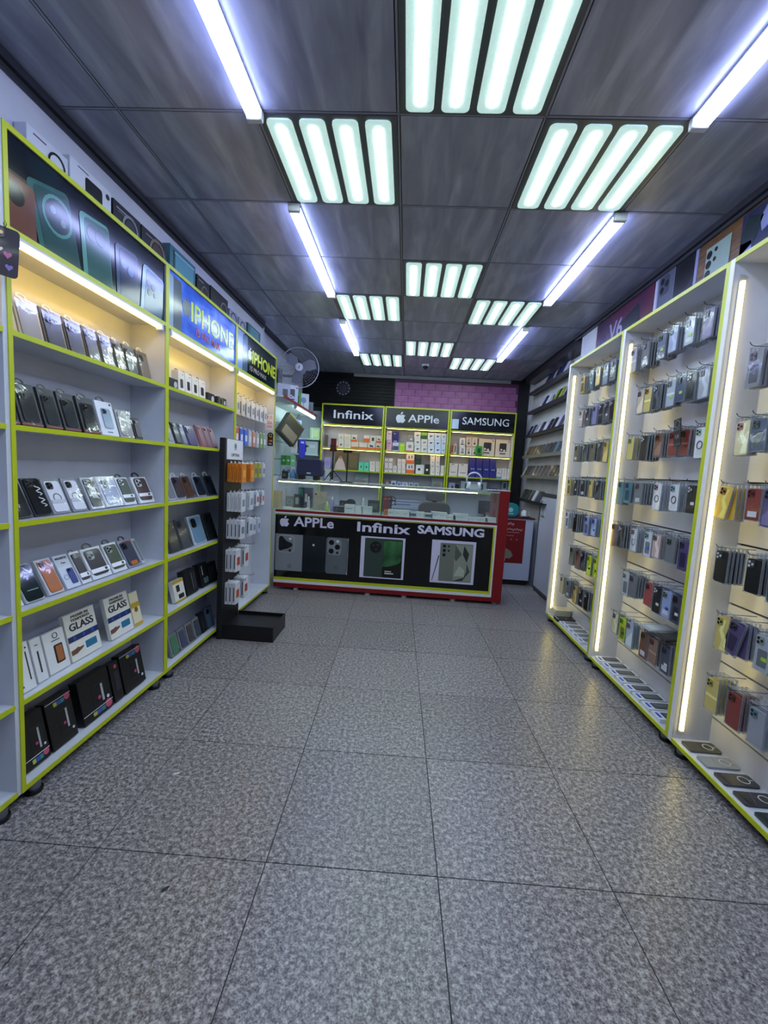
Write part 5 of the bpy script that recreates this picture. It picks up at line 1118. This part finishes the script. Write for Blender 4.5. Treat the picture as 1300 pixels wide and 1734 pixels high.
for k, (a, b, f, lk) in enumerate(((716, 768, [('disc', 0, .5, .16, '#a8a080')], 'pale'), (770, 832, [('ring', 0, .5, .2, '#b9a468')], 'gold-ringed'), (834, 890, ORG+BUD, 'orange-footed'), (950, 1004, [('band', .3, .55, '#d8642a')], 'mostly orange'), (1006, 1064, [('rr', 0, .5, .4, .5, '#3a3a34')], 'dark-watch'), (1066, 1120, ORG+BUD, 'frame-side orange-footed'))):
    kbox('A', u(a), u(b), .105, '#d8cdbb', f'cream {lk} earbud carton, upper row, shutter-side unit', f, 1, name='earbud_carton')
kbox('B', u(588), u(645), .17, '#9a94c8', 'pale violet round-pictured carton, second shelf of shutter-side unit', [('disc', .0, .5, .38, '#8a86c0')])
t = kbox('B', u(682), u(900), .27, '#5a5038', 'large olive picture carton with white-robed figure print', [('rr', .28, .5, .35, .7, '#6a6046')], name='picture_carton')
obj('figure_print', MB().poly([(-.13, .002), (.04, .002), (.02, .09), (-.01, .15), (-.03, .20), (-.06, .20), (-.09, .14), (-.12, .08)], -.0008, 0).mesh('figure_print'), M('#c8b4ac', .5), t, (-.05, -.0412, 0))
obj('figure_print', MB().disc(-.095, .185, .024, -.0008, 0).mesh('figure_print'), M('#a5705a', .5), t, (0, -.0422, 0))
for k, (a, b) in enumerate(((902, 948), (950, 998))): kbox('B', u(a), u(b), .13, '#5fc8a4', ['mint green earbud carton beside the olive picture carton', 'mint green earbud carton beside the white cartons'][k], [('disc', 0, .45, .16, '#1c3a30')], name='earbud_carton')
for r in (0, 1):
    for k, (a, b) in enumerate(((1004, 1056), (1060, 1116))): kbox('B', u(a), u(b), .075, '#d8d2c8', f'small white carton in the {["lower", "upper"][r]} row, {["touching the mint cartons", "touching the lime post"][k]}', [('disc', 0, .5, .12, '#b0a890')], r, group=f'small white cartons {["lower", "upper"][r]} row')
t = kbox('C', u(866), u(992), .19, '#6f8886', 'clear green-grey carton with a pinkish cap, third shelf of shutter-side unit', [('rr', 0, .3, .6, .24, '#8a7a78'), ('window',)], name='clear_carton')
v = lambda x: 640+x/5
for r in (0, 1): kbox('A', v(68), v(114), .16 if not r else .15, ['#d8a0b0', '#d0bcc0'][r], ['pink tall carton, lower of two by the frame, fruit-logo unit', 'pale pink carton, upper of two by the frame, fruit-logo unit'][r], [('rr', 0, .7, .5, .1, '#b06a80')], r)
kbox('A', v(119), v(173), .13, '#c8cad8', 'white and grey carton below the navy carton, fruit-logo unit', [('rr', 0, .35, .9, .5, '#4a4c6a')], 0)
kbox('A', v(119), v(173), .16, '#26246a', 'navy tall carton on top of the white and grey one', [('rr', 0, .1, .5, .08, '#b9bcd8'), ('rr', -.2, .8, .3, .08, '#8a8cc0')], 0, lift=.131)
kbox('A', v(177), v(226), .125, '#a8c82c', 'lime green carton, upper shelf of fruit-logo unit', [('rr', 0, .75, .5, .1, '#e0ecb0')])
kbox('A', v(232), v(299), .15, '#d8cdc4', 'white carton with red foot and grey speaker picture', [('disc', 0, .55, .22, '#8a8478'), ('band', .08, .1, '#c05040')])
kbox('A', v(248), v(299), .10, '#8a8580', 'grey carton with lit lamp, above the red-footed carton', [('disc', .1, .4, .16, '#e8e4dc')], lift=.151)
for r in range(3):
    for k in range(5):
        if r == 2 and k == 1:
            kbox('A', v(305+k*57), v(358+k*57), .10, '#7ab02c', 'green and dark carton in the top row of the earbud grid', [('band', .3, .5, '#3a4a2a')], 2, name='earbud_carton'); continue
        kbox('A', v(304+k*57), v(359+k*57), .10, ['#d2cfca', '#d6d0c6', '#cfd0d4', '#c4cede', '#c6cfdc'][k], f'white earbud carton, {ORD[k+1]} column {["bottom", "middle", "top"][r]} row of the fruit-logo grid', [('disc', -.02, .5, .14, ['#4a4a50', '#8a7a5a', '#202126', '#202a44', '#6a7080'][k]), ('rr', .15, .56, .3, .1, '#55575e')], r, name='earbud_carton', group='earbud cartons in the fruit-logo grid')
for r in range(2):
    for k, (a, b) in enumerate(((52, 86), (88, 122), (125, 158), (162, 195), (198, 230))):
        if r == 1 and k == 2: continue
        kbox('B', v(a), v(b), .105, '#d8cfc8', f'white earbud carton, {ORD[k+1]} from the frame, {["lower", "upper"][r]} row, fruit-logo unit second shelf', [('rr', -.2, .45, .2, .2, '#3c2c2c'), ('rr', .2, .45, .2, .2, '#3c2c2c')] if k < 2 else [('ring', 0, .5, .26, '#8a7a6c')], r, name='earbud_carton')
for r in range(2): kbox('B', v(235), v(303), .145, '#d8cdc4', f'orange-footed white carton with two dark buds, {["lower", "upper"][r]} one of a pair', [('band', .2, .36, '#dc6428'), ('rr', -.15, .68, .12, .3, '#26262c'), ('rr', .2, .72, .12, .3, '#26262c')], r)
kbox('B', v(316), v(386), .14, '#d5d4d4', 'white carton with black bud below the dark green gadget', [('disc', -.1, .5, .16, '#202126')])
t = kbox('B', v(316), v(364), .15, '#26382a', 'dark green armoured gadget pack on a white carton', [('disc', 0, .5, .28, '#34503a'), ('disc', 0, .5, .14, '#101410')], lift=.141)
kbox('B', v(392), v(431), .155, '#22261c', 'black carton with white disc, second shelf fruit-logo unit', [('disc', 0, .45, .26, '#d8dcd4')])
for r in range(2):
    for k, (a, b) in enumerate(((438, 478), (481, 520))): kbox('B', v(a), v(b), .15, '#dad2c8', f'white tall carton with dark cable print, {["lower", "upper"][r]} {["left-post", "right-post"][0] if k < 0 else ["inner", "outer"][k]} of four', [('rr', 0, .85, .5, .05, '#2c2c30'), ('rr', .1, .25, .3, .06, '#5a5048')], r)
kbox('B', v(526), v(568), .15, '#dcd4cc', 'plain white carton by the frame, second shelf fruit-logo unit', [('rr', 0, .3, .3, .05, '#8a8478')])
for k, (a, b, c, h, c2) in enumerate(((52, 100, '#7a6060', .115, '#b9aaa8'), (106, 150, '#c2c8d8', .10, '#2a3650'), (158, 192, '#aab4cc', .095, '#2c3a6a'), (200, 250, '#c8ccd8', .09, '#8a90a8'), (256, 294, '#a8b4b8', .095, '#24332c'), (300, 340, '#a8b0c0', .09, '#2a3034'))):
    kbox('C', v(a), v(b), h, c, f'{["brown", "white-navy", "blue-grey", "pale", "green-marked", "grey"][k]} watch carton on the third shelf of fruit-logo unit', [('disc', 0, .5, .26, c2)], name='watch_carton')
kbox('C', v(346), v(380), .05, '#4a7a68', 'low green packet on the third shelf of fruit-logo unit', name='packet')
kbox('C', v(446), v(556), .20, '#7c8c8c', 'clear carton with red-brown cap on the third shelf of fruit-logo unit', [('rr', 0, .4, .5, .25, '#8a6a68'), ('window',)], name='clear_carton')
kbox('A', v(615), v(636), .17, '#d8744a', 'orange slim carton by the frame, capitals-signed unit', [('rr', 0, .5, .4, .6, '#2a2a2e')]); kbox('A', v(638), v(660), .17, '#dcc8b4', 'cream and orange slim carton, capitals-signed unit', [('rr', 0, .5, .4, .6, '#3a3430'), ('band', .95, .08, '#d8744a')])
for r in range(2): kbox('A', v(686), v(735), .125, '#d8cec4', f'white carton with black clip print, {["lower", "upper"][r]} one', [('rr', -.1, .5, .1, .6, '#17181b'), ('rr', .12, .5, .1, .6, '#17181b'), ('rr', 0, .25, .6, .08, '#17181b')], r)
for r in range(2): 
    for k, (a, b) in enumerate(((741, 789), (791, 838))): kbox('A', v(a), v(b), .14, '#d8c8b8', f'cream lamp carton, {["lower", "upper"][r]} row, {["clip-print side", "speaker side"][k]}', [('disc', 0, .28, .18, '#2a2826'), ('rr', .0, .55, .08, .4, '#2a2826'), ('band', .93, .08, '#d89a70')], r, y=YK+.15)
kbox('A', v(824), v(878), .145, '#2f9a2c', 'bright green carton before the lamp cartons', [('rr', 0, .5, .5, .5, '#14501a'), ('band', .06, .1, '#14301a')], y=YK+.055, d=.06)
for k, (a, b) in enumerate(((842, 982), (986, 1128))): kbox('A', v(a), v(b), .26, '#d6c6b4', ['large cream speaker carton beside the green carton', 'large cream speaker carton by the outer frame'][k], [('rr', .0 if k else .05, .56, .48, .48, '#3a3430'), ('disc', -.1, .42, .07, '#e0d4c8'), ('disc', .1, .38, .07, '#e0d4c8'), ('rr', 0, .2, .4, .06, '#2a2624'), ('disc', .38, .9, .06, '#9a9478')], y=YK+.15, name='speaker_carton')
for k, (a, b) in enumerate(((596, 669), (674, 754))): kbox('B', v(a), v(b), .19, '#dad2ca', ['white carton with black top tab by the frame, capitals-signed unit', 'white carton with black top tab beside the blue cartons'][k], [('rr', -.1, .93, .3, .05, '#2c2c30'), ('rr', 0, .3, .6, .05, '#6a6460')])
for r in range(2):
    for k in range(4): kbox('B', v(766+k*58), v(821+k*58), .145, '#2c2f7c', f'royal blue carton, {ORD[k+1]} column {["lower", "upper"][r]} row, capitals-signed unit', [('rr', 0, .92, .9, .05, '#4a50a8')]+([('disc', -.16, .86, .09, '#c8cce0'), ('disc', .16, .86, .09, '#c8cce0')] if r == 0 else []), r, name='blue_carton', group='royal blue cartons in the back shelving')
for k, (a, b) in enumerate(((998, 1040), (1043, 1085), (1088, 1130))): kbox('B', v(a), v(b), .155, '#dcd6d0', f'white round-topped carton, {ORD[k+1]} after the royal blue ones', [('disc', 0, .86, .2, '#c4beb8')]+([('disc', -.12, .55, .1, '#26262c'), ('disc', .14, .5, .1, '#26262c'), ('band', .1, .2, '#5a90c0')] if k == 0 else [('rr', 0, .5, .1, .5, '#b0aaa4')]))
kbox('C', v(592), v(648), .125, '#aab2c8', 'grey-blue camera carton on the third shelf of capitals-signed unit', [('disc', .1, .5, .2, '#4a506a')]); kbox('C', v(652), v(684), .10, '#17181b', 'small black cube on the third shelf of capitals-signed unit', [('rr', 0, .5, .5, .5, '#2a2c30')])
kbox('C', v(692), v(918), .16, '#a3b2ac', 'long grey-green carton behind the headphones', [('rr', -.25, .5, .18, .6, '#4a5a54'), ('rr', .28, .5, .18, .6, '#4a5a54'), ('rr', 0, .5, .3, .5, '#c0ccc6')], name='long_carton')
kbox('C', v(936), v(1010), .07, '#222c70', 'low dark blue carton on the third shelf of capitals-signed unit'); kbox('C', v(1042), v(1088), .19, '#7a8a94', 'tall clear carton by the outer frame, third shelf', [('rr', 0, .65, .5, .4, '#2c3a3c'), ('band', .12, .2, '#3c4c8c')], name='clear_carton')
# white drawer printer seen through the case, lower shelf
for z, h in ((.781, .11), (.893, .11)):
    xa, xb = xat(662, YK+.05, z), xat(712, YK+.05, z)
    package('silver_device', f'pale silver slotted device, {"lower" if z < .8 else "upper"} of two on the lower shelf', 'device', ((xa+xb)/2, YK+.12, z+.0006), 0, 0, xb-xa, h, .18, '#a9b0c8', [('rr', 0, .75, .94, .12, '#6a7088'), ('rr', -.1, .35, .5, .12, '#55597a'), ('disc', -.36, .3, .03, '#2a2c3a')], 'silver devices on the lower shelf')
xa = xat(648, YK+.05, .9); package('red_carton', 'dark red carton beside the silver devices', 'box', (xa+.05, YK+.12, .7806), 0, 0, .13, .26, .12, '#7c1c1c', [('band', .85, .1, '#c04a2c')])
t = thing('desk_monitor', 'dark monitor on the lower back shelf seen through the case', 'monitor', (xat(822, YK+.1, .9), YK+.12, .7806), (0, 0, -.1))
obj('screen', MB().rr(0, .18, .22, .20, .008, -.012, .012).mesh('screen'), M('#1a1d24', .2), t); obj('stand', MB().box(-.02, .02, -.01, .03, .01, .08).box(-.08, .08, -.05, .06, 0, .012), MPB, t)
# office chair behind the counter
t = thing('office_chair', 'grey-brown office chair with headrest behind the counter', 'chair', (.385, 5.78, 0), (0, 0, .12))
FB = M('#55504c', .8)
obj('backrest', MB().rr(0, .80, .42, .50, .08, -.04, .04, 5).mesh('backrest', bevel=.012, smooth=True), FB, t, (0, -.16, 0))
obj('headrest', MB().rr(0, 1.13, .25, .13, .05, -.035, .035, 5).mesh('headrest', bevel=.012, smooth=True), FB, t, (0, -.16, 0))
obj('headrest_post', MB().box(-.03, .03, -.012, .012, 1.03, 1.08), MPB, t, (0, -.14, 0))
obj('seat', MB().rr(0, 0, .46, .46, .08, -.04, .04, 5).mesh('seat', bevel=.012, smooth=True), FB, t, (0, .10, .48), (PI/2, 0, 0))
obj('gas_post', MB().cyl((0, 0, .08), (0, 0, .45), .025).mesh('gas_post'), MPB, t, (0, .1, 0)); obj('back_bar', MB().tube([(0, .1, .43), (0, -.10, .45), (0, -.115, .62)], .02, 6).mesh('back_bar'), MPB, t)
for s in (-1, 1): obj('armrest', MB().box(s*.25-.03, s*.25+.03, -.1, .18, .66, .69).box(s*.25-.015, s*.25+.015, .03, .07, .44, .66), MPB, t)
for k in range(5):
    a = k*2*PI/5; f = obj('base_leg', MB().tube([(0, .1, .09), (.27*math.cos(a), .1+.27*math.sin(a), .065)], [.024, .014], 6).mesh('base_leg'), MPB, t)
    obj('castor', MB().cyl((-.015, 0, .028), (.015, 0, .028), .028, 12).mesh('castor'), MPB, f, (.27*math.cos(a), .1+.27*math.sin(a), 0))

# ================================================================== LEFT RECESS BEHIND THE PEG CABINET
t = thing('upper_shelf', 'white upper shelf with red edge behind the peg cabinet', 'shelf', (0, 0, 2.19))
bx('board', M('#b9c2c6', .4), t, XW0, -1.385, 4.60, 6.28, -.02, 0); bx('red_edge', M('#8a1c2c', .35), t, -1.385, -1.378, 4.60, 6.28, -.022, .004)
for y in (4.9, 6.0): obj('bracket', MB().tube([(XW0+.004, y, -.20), (XW0+.14, y, -.024)], .006, 6).mesh('bracket'), MSTEEL, t)
t = thing('tube_light', 'white tube light under the red-edged upper shelf', 'tube light', (-1.405, 5.70, 2.168), (0, 0, LEFT))
obj('housing', MB().box(-.52, .52, -.018, .018, -.012, 0), M('#c7c9cf', .4), t); obj('tube', MB().tube([(-.50, -.002, -.026), (.50, -.002, -.026)], .0135, 10).mesh('tube', smooth=True), EM('recess_tube', (.80, 1, .97), 22), t)
for s in (-1, 1): obj('end_cap', MB().box(s*.52-.012, s*.52+.006, -.019, .019, -.042, 0), M('#d9dade', .4), t)
def rbox(y, w_, h, col, look, feats, d=.09, x=-1.47, rz=.55):
    package('shelf_carton', look, 'box', (x, y, 2.1906), rz, 0, w_, h, d, col, feats)
rbox(4.95, .15, .18, '#a9acbc', 'grey carton with dark window on the red-edged shelf', [('rr', .1, .4, .4, .55, '#2a2230')], x=-1.50)
rbox(5.22, .17, .22, '#c6c9dc', 'white carton with black speaker picture on the red-edged shelf', [('rr', .05, .56, .42, .45, '#1c1d26'), ('disc', .0, .42, .07, '#c8ccd8'), ('disc', .14, .36, .07, '#c8ccd8'), ('rr', .1, .22, .3, .07, '#1c1d26'), ('disc', .4, .85, .05, '#33353d')], x=-1.49)
rbox(5.56, .10, .20, '#4f9a3c', 'green carton beside the white fan carton on the red-edged shelf', [('rr', 0, .5, .4, .5, '#1c3a1c')], x=-1.50)
rbox(5.80, .15, .22, '#cfd4dc', 'white carton with blue fan picture on the red-edged shelf', [('disc', .0, .6, .26, '#7f92b0'), ('rr', 0, .3, .06, .3, '#7f92b0')], x=-1.48)
rbox(6.10, .16, .16, '#6f7a86', 'slate carton at the end of the red-edged shelf', [('rr', 0, .5, .6, .4, '#5a646e')], x=-1.49)
# wall fan
FC = Vector((-1.395, 5.25, 2.635)); FR = .235
t = thing('wall_fan', 'grey wall fan with wire guard and white hub above the red-edged shelf', 'fan', FC, (.10, 0, .18))
MG_ = M('#9a9ca6', .35, .4)
m = MB()
for k in range(1, 9): m.ring(0, 0, FR*k/9-.0011, FR*k/9+.0011, -.062+.03*(k/9)**2, -.060+.03*(k/9)**2, 28)
for k in range(28):
    a = 2*PI*k/28; m.tube([(.05*math.cos(a), -.062, .05*math.sin(a)), (FR*.7*math.cos(a), -.050, FR*.7*math.sin(a)), (FR*math.cos(a), 0, FR*math.sin(a))], .0011, 4)
gr = obj('front_guard', m, MG_, t); gr['kind'] = 'stuff'
obj('guard_rim', MB().ring(0, 0, FR-.004, FR+.006, -.008, .008, 40).mesh('guard_rim'), M('#b4b6c0', .35), t)
m = MB()
for k in range(24):
    a = 2*PI*k/24; m.tube([(.08*math.cos(a), .075, .08*math.sin(a)), (FR*.75*math.cos(a), .06, FR*.75*math.sin(a)), (FR*math.cos(a), 0, FR*math.sin(a))], .0011, 4)
gr = obj('rear_guard', m, MG_, t); gr['kind'] = 'stuff'
obj('hub_cap', MB().lathe([(.047, 0), (.045, .010), (.02, .014)]).mesh('hub_cap', smooth=True), M('#d8d9e2', .35), t, (0, -.060, 0), (PI/2, 0, 0))
obj('hub_mark', MB().box(-.005, .005, -.001, 0, -.018, .018), M('#3c3e48', .4), t, (.002, -.0755, 0), (0, .3, 0))
for k in range(3):
    a = k*2*PI/3+.4; c_, s_ = math.cos(a), math.sin(a)
    pr = [(.03, -.03, .012), (.10, -.075, .02), (.19, -.07, .022), (.205, .01, -.012), (.15, .05, -.02), (.06, .035, -.014)]
    vs_ = [(x*c_-z*s_, y-.018, x*s_+z*c_) for x, z, y in pr]; n_ = len(vs_)
    obj('blade', MB().quadset(vs_+[(x, y+.003, z) for x, y, z in vs_], [tuple(range(n_)), tuple(range(2*n_-1, n_-1, -1))]+[(i, i+n_, (i+1) % n_+n_, (i+1) % n_) for i in range(n_)]).mesh('blade'), M('#8a8c98', .3), t)
obj('motor', MB().lathe([(.055, 0), (.075, .03), (.07, .11), (.04, .13)]).mesh('motor', smooth=True), M('#9496a0', .4), t, (0, .16, 0), (PI/2, 0, 0))
obj('mount_arm', MB().tube([(0, .10, -.05), (-.10, .12, -.10), (-.235, .10, -.10)], .016, 8).mesh('mount_arm'), M('#8a8c96', .4), t)
obj('wall_plate', MB().box(-.255, -.225, .02, .18, -.22, -.02).mesh('wall_plate', bevel=.006), M('#8a8c96', .4), t)
t = thing('ring_clock', 'dark round wall clock with pale hour dots on the shutter', 'clock', (xat(581, YB-.03, 2.66), YB-.022, 2.665))
obj('dial', MB().disc(0, 0, .115, -.012, 0, 28).mesh('dial'), M('#14131c', .4), t); obj('face', MB().disc(0, 0, .06, -.014, -.012, 24).mesh('face'), M('#262430', .4), t)
for k in range(12): a = k*PI/6; obj('hour_dot', cm(('hd',), lambda m: m.disc(0, 0, .009, -.002, 0, 8)), M('#a0a0c8', .4), t, (.095*math.cos(a), -.012, .095*math.sin(a)))
# small wall shelf and goods at the far end of the recess
t = thing('corner_shelf', 'small white shelf in the recess beside the back shelving', 'shelf', (-1.52, 6.46, 1.845))
bx('board', M('#b9c8c8', .4), t, -.17, .17, -.16, .16, -.016, 0); bx('lower_board', M('#c6d4d2', .35), t, -.17, .17, -.16, .16, -.25, -.235); bx('side', M('#b9c8c8', .4), t, -.17, -.155, -.16, .16, -.235, -.016); bx('rear', M('#b9c8c8', .4), t, -.155, .17, .15, .16, -.235, -.016)
package('lamp_carton', 'long pale carton with black lamp print on the corner shelf', 'box', (-1.50, 6.38, 1.6106), 0, 0, .28, .20, .10, '#a9b8b8', [('rr', -.15, .45, .08, .6, '#2a2e30'), ('rr', -.1, .6, .2, .12, '#2a2e30'), ('rr', .22, .6, .3, .2, '#c2cecc')])
package('green_carton', 'pale green leaf carton standing on the corner shelf', 'box', (-1.42, 6.40, 1.8456), .1, 0, .15, .17, .06, '#a8c49a', [('rr', .1, .5, .5, .6, '#c2d89a'), ('rr', -.25, .5, .1, .8, '#d4e0c8')])
def rhook(px, Y, z, w_, h, col, look, cat='packet', feats=(), d=.02, rz=.5, tilt=0, X=None):
    x = X if X is not None else xat(px, Y, z)
    return package('hanging_packet', look, cat, (x, Y, z-h), rz, 0, w_, h, d, col, feats, None, tilt)
board = thing('pegboard', 'pale blue-green pegboard on the recess wall', 'pegboard', (XW0+.002, 5.55, 1.30), (0, 0, LEFT)); bx('panel', M('#9db0b4', .5), board, -.60, .72, -.010, 0, 0, .86)
for k in range(6):
    for z in (.20, .42, .64): hook(board, (-.45+k*.2, -.010, z), 0, .14)
t = package('tilted_carton', 'big dark brown carton hung cornerwise on the recess wall', 'box', (-1.575, 5.32, 1.76), 1.0, .0, .31, .31, .08, '#3f3a2c', [('rr', .0, .28, .8, .4, '#8a8068'), ('band', .96, .05, '#7a7040')], None, .62)
rhook(492, 5.75, 2.05, .10, .22, '#7a98c8', 'blue and white packet hung beside the tilted carton', feats=[('rr', 0, .55, .5, .7, '#3c66b0')], X=-1.52)
rhook(487, 5.75, 1.80, .09, .20, '#c8c4c6', 'white packet with red cable hung below the tilted carton', feats=[('ring', 0, .5, .3, '#b04a40')], X=-1.565)
rhook(504, 5.95, 1.80, .09, .25, '#2c30b0', 'bright blue packet hung beside the corner shelf', feats=[('rr', 0, .85, .5, .1, '#b9bce8')], X=-1.50)
for k in range(3): rhook(472+k*9, 5.60, 1.56, .07, .13, ['#2f8a2c', '#3c9a3c', '#7ab87a'][k], ['dark green packet, innermost of three on the recess pegboard', 'mid green packet, middle of three on the recess pegboard', 'pale green packet, outermost of three on the recess pegboard'][k], X=-1.655+k*.062, rz=.3, feats=[('disc', 0, .5, .24, '#c8e0c8')])
for k in range(3): rhook(470, 5.62, 1.41, .07, .12, ['#b9c4cc', '#a4b0b4', '#c4ccd0'][k], ['pale packet, innermost of the lower pegboard row', 'grey packet, middle of the lower pegboard row', 'whitish packet, outermost of the lower pegboard row'][k], X=-1.655+k*.066, rz=.3, feats=[('rr', 0, .5, .5, .4, '#6a7478')])
t = thing('power_adapter', 'light blue pear-shaped gadget beside the navy speaker', 'gadget', (-1.36, YC+.34, ZT))
obj('body', MB().lathe([(.03, 0), (.042, .02), (.042, .05), (.02, .085), (.008, .12)]).mesh('body', smooth=True), M('#4f86b8', .35), t); obj('base_ring', MB().lathe([(.034, 0), (.034, .006), (.03, .008)]).mesh('base_ring'), M('#d0d4da', .4), t)
package('grey_carton', 'pale grey carton behind the blue gadget on the counter', 'box', (-1.30, YC+.43, ZT), 0, 0, .10, .16, .05, '#8e9fa2', [('rr', 0, .5, .6, .5, '#a8b8ba')])
package('dark_carton', 'small black carton against the peg cabinet on the counter', 'box', (-1.415, YC+.20, ZT), 0, 0, .06, .09, .06, '#1c2022', [('rr', 0, .5, .5, .4, '#4a5a58')])

# ------------------------------------------------------------------ litter on the floor
t = tag(obj('paper_scrap', MB().box(-.012, .012, -.004, .004, 0, .0015).mesh('paper_scrap'), M('#dcdce0', .6), None, (-.965, 1.745, .0005), (0, 0, .5)), 'tiny white paper scrap lying on the granite floor', 'scrap')
t = tag(obj('dry_leaf', MB().poly(smooth_closed([(-.012, 0), (-.002, .006), (.012, .003), (.016, 0), (.008, -.005), (-.004, -.005)], 4), 0, .002).mesh('dry_leaf'), M('#26242a', .6), None, (-.72, 1.235, .0003), (PI/2, 0, .9)), 'small dark leaf fragment lying on the granite floor', 'leaf')
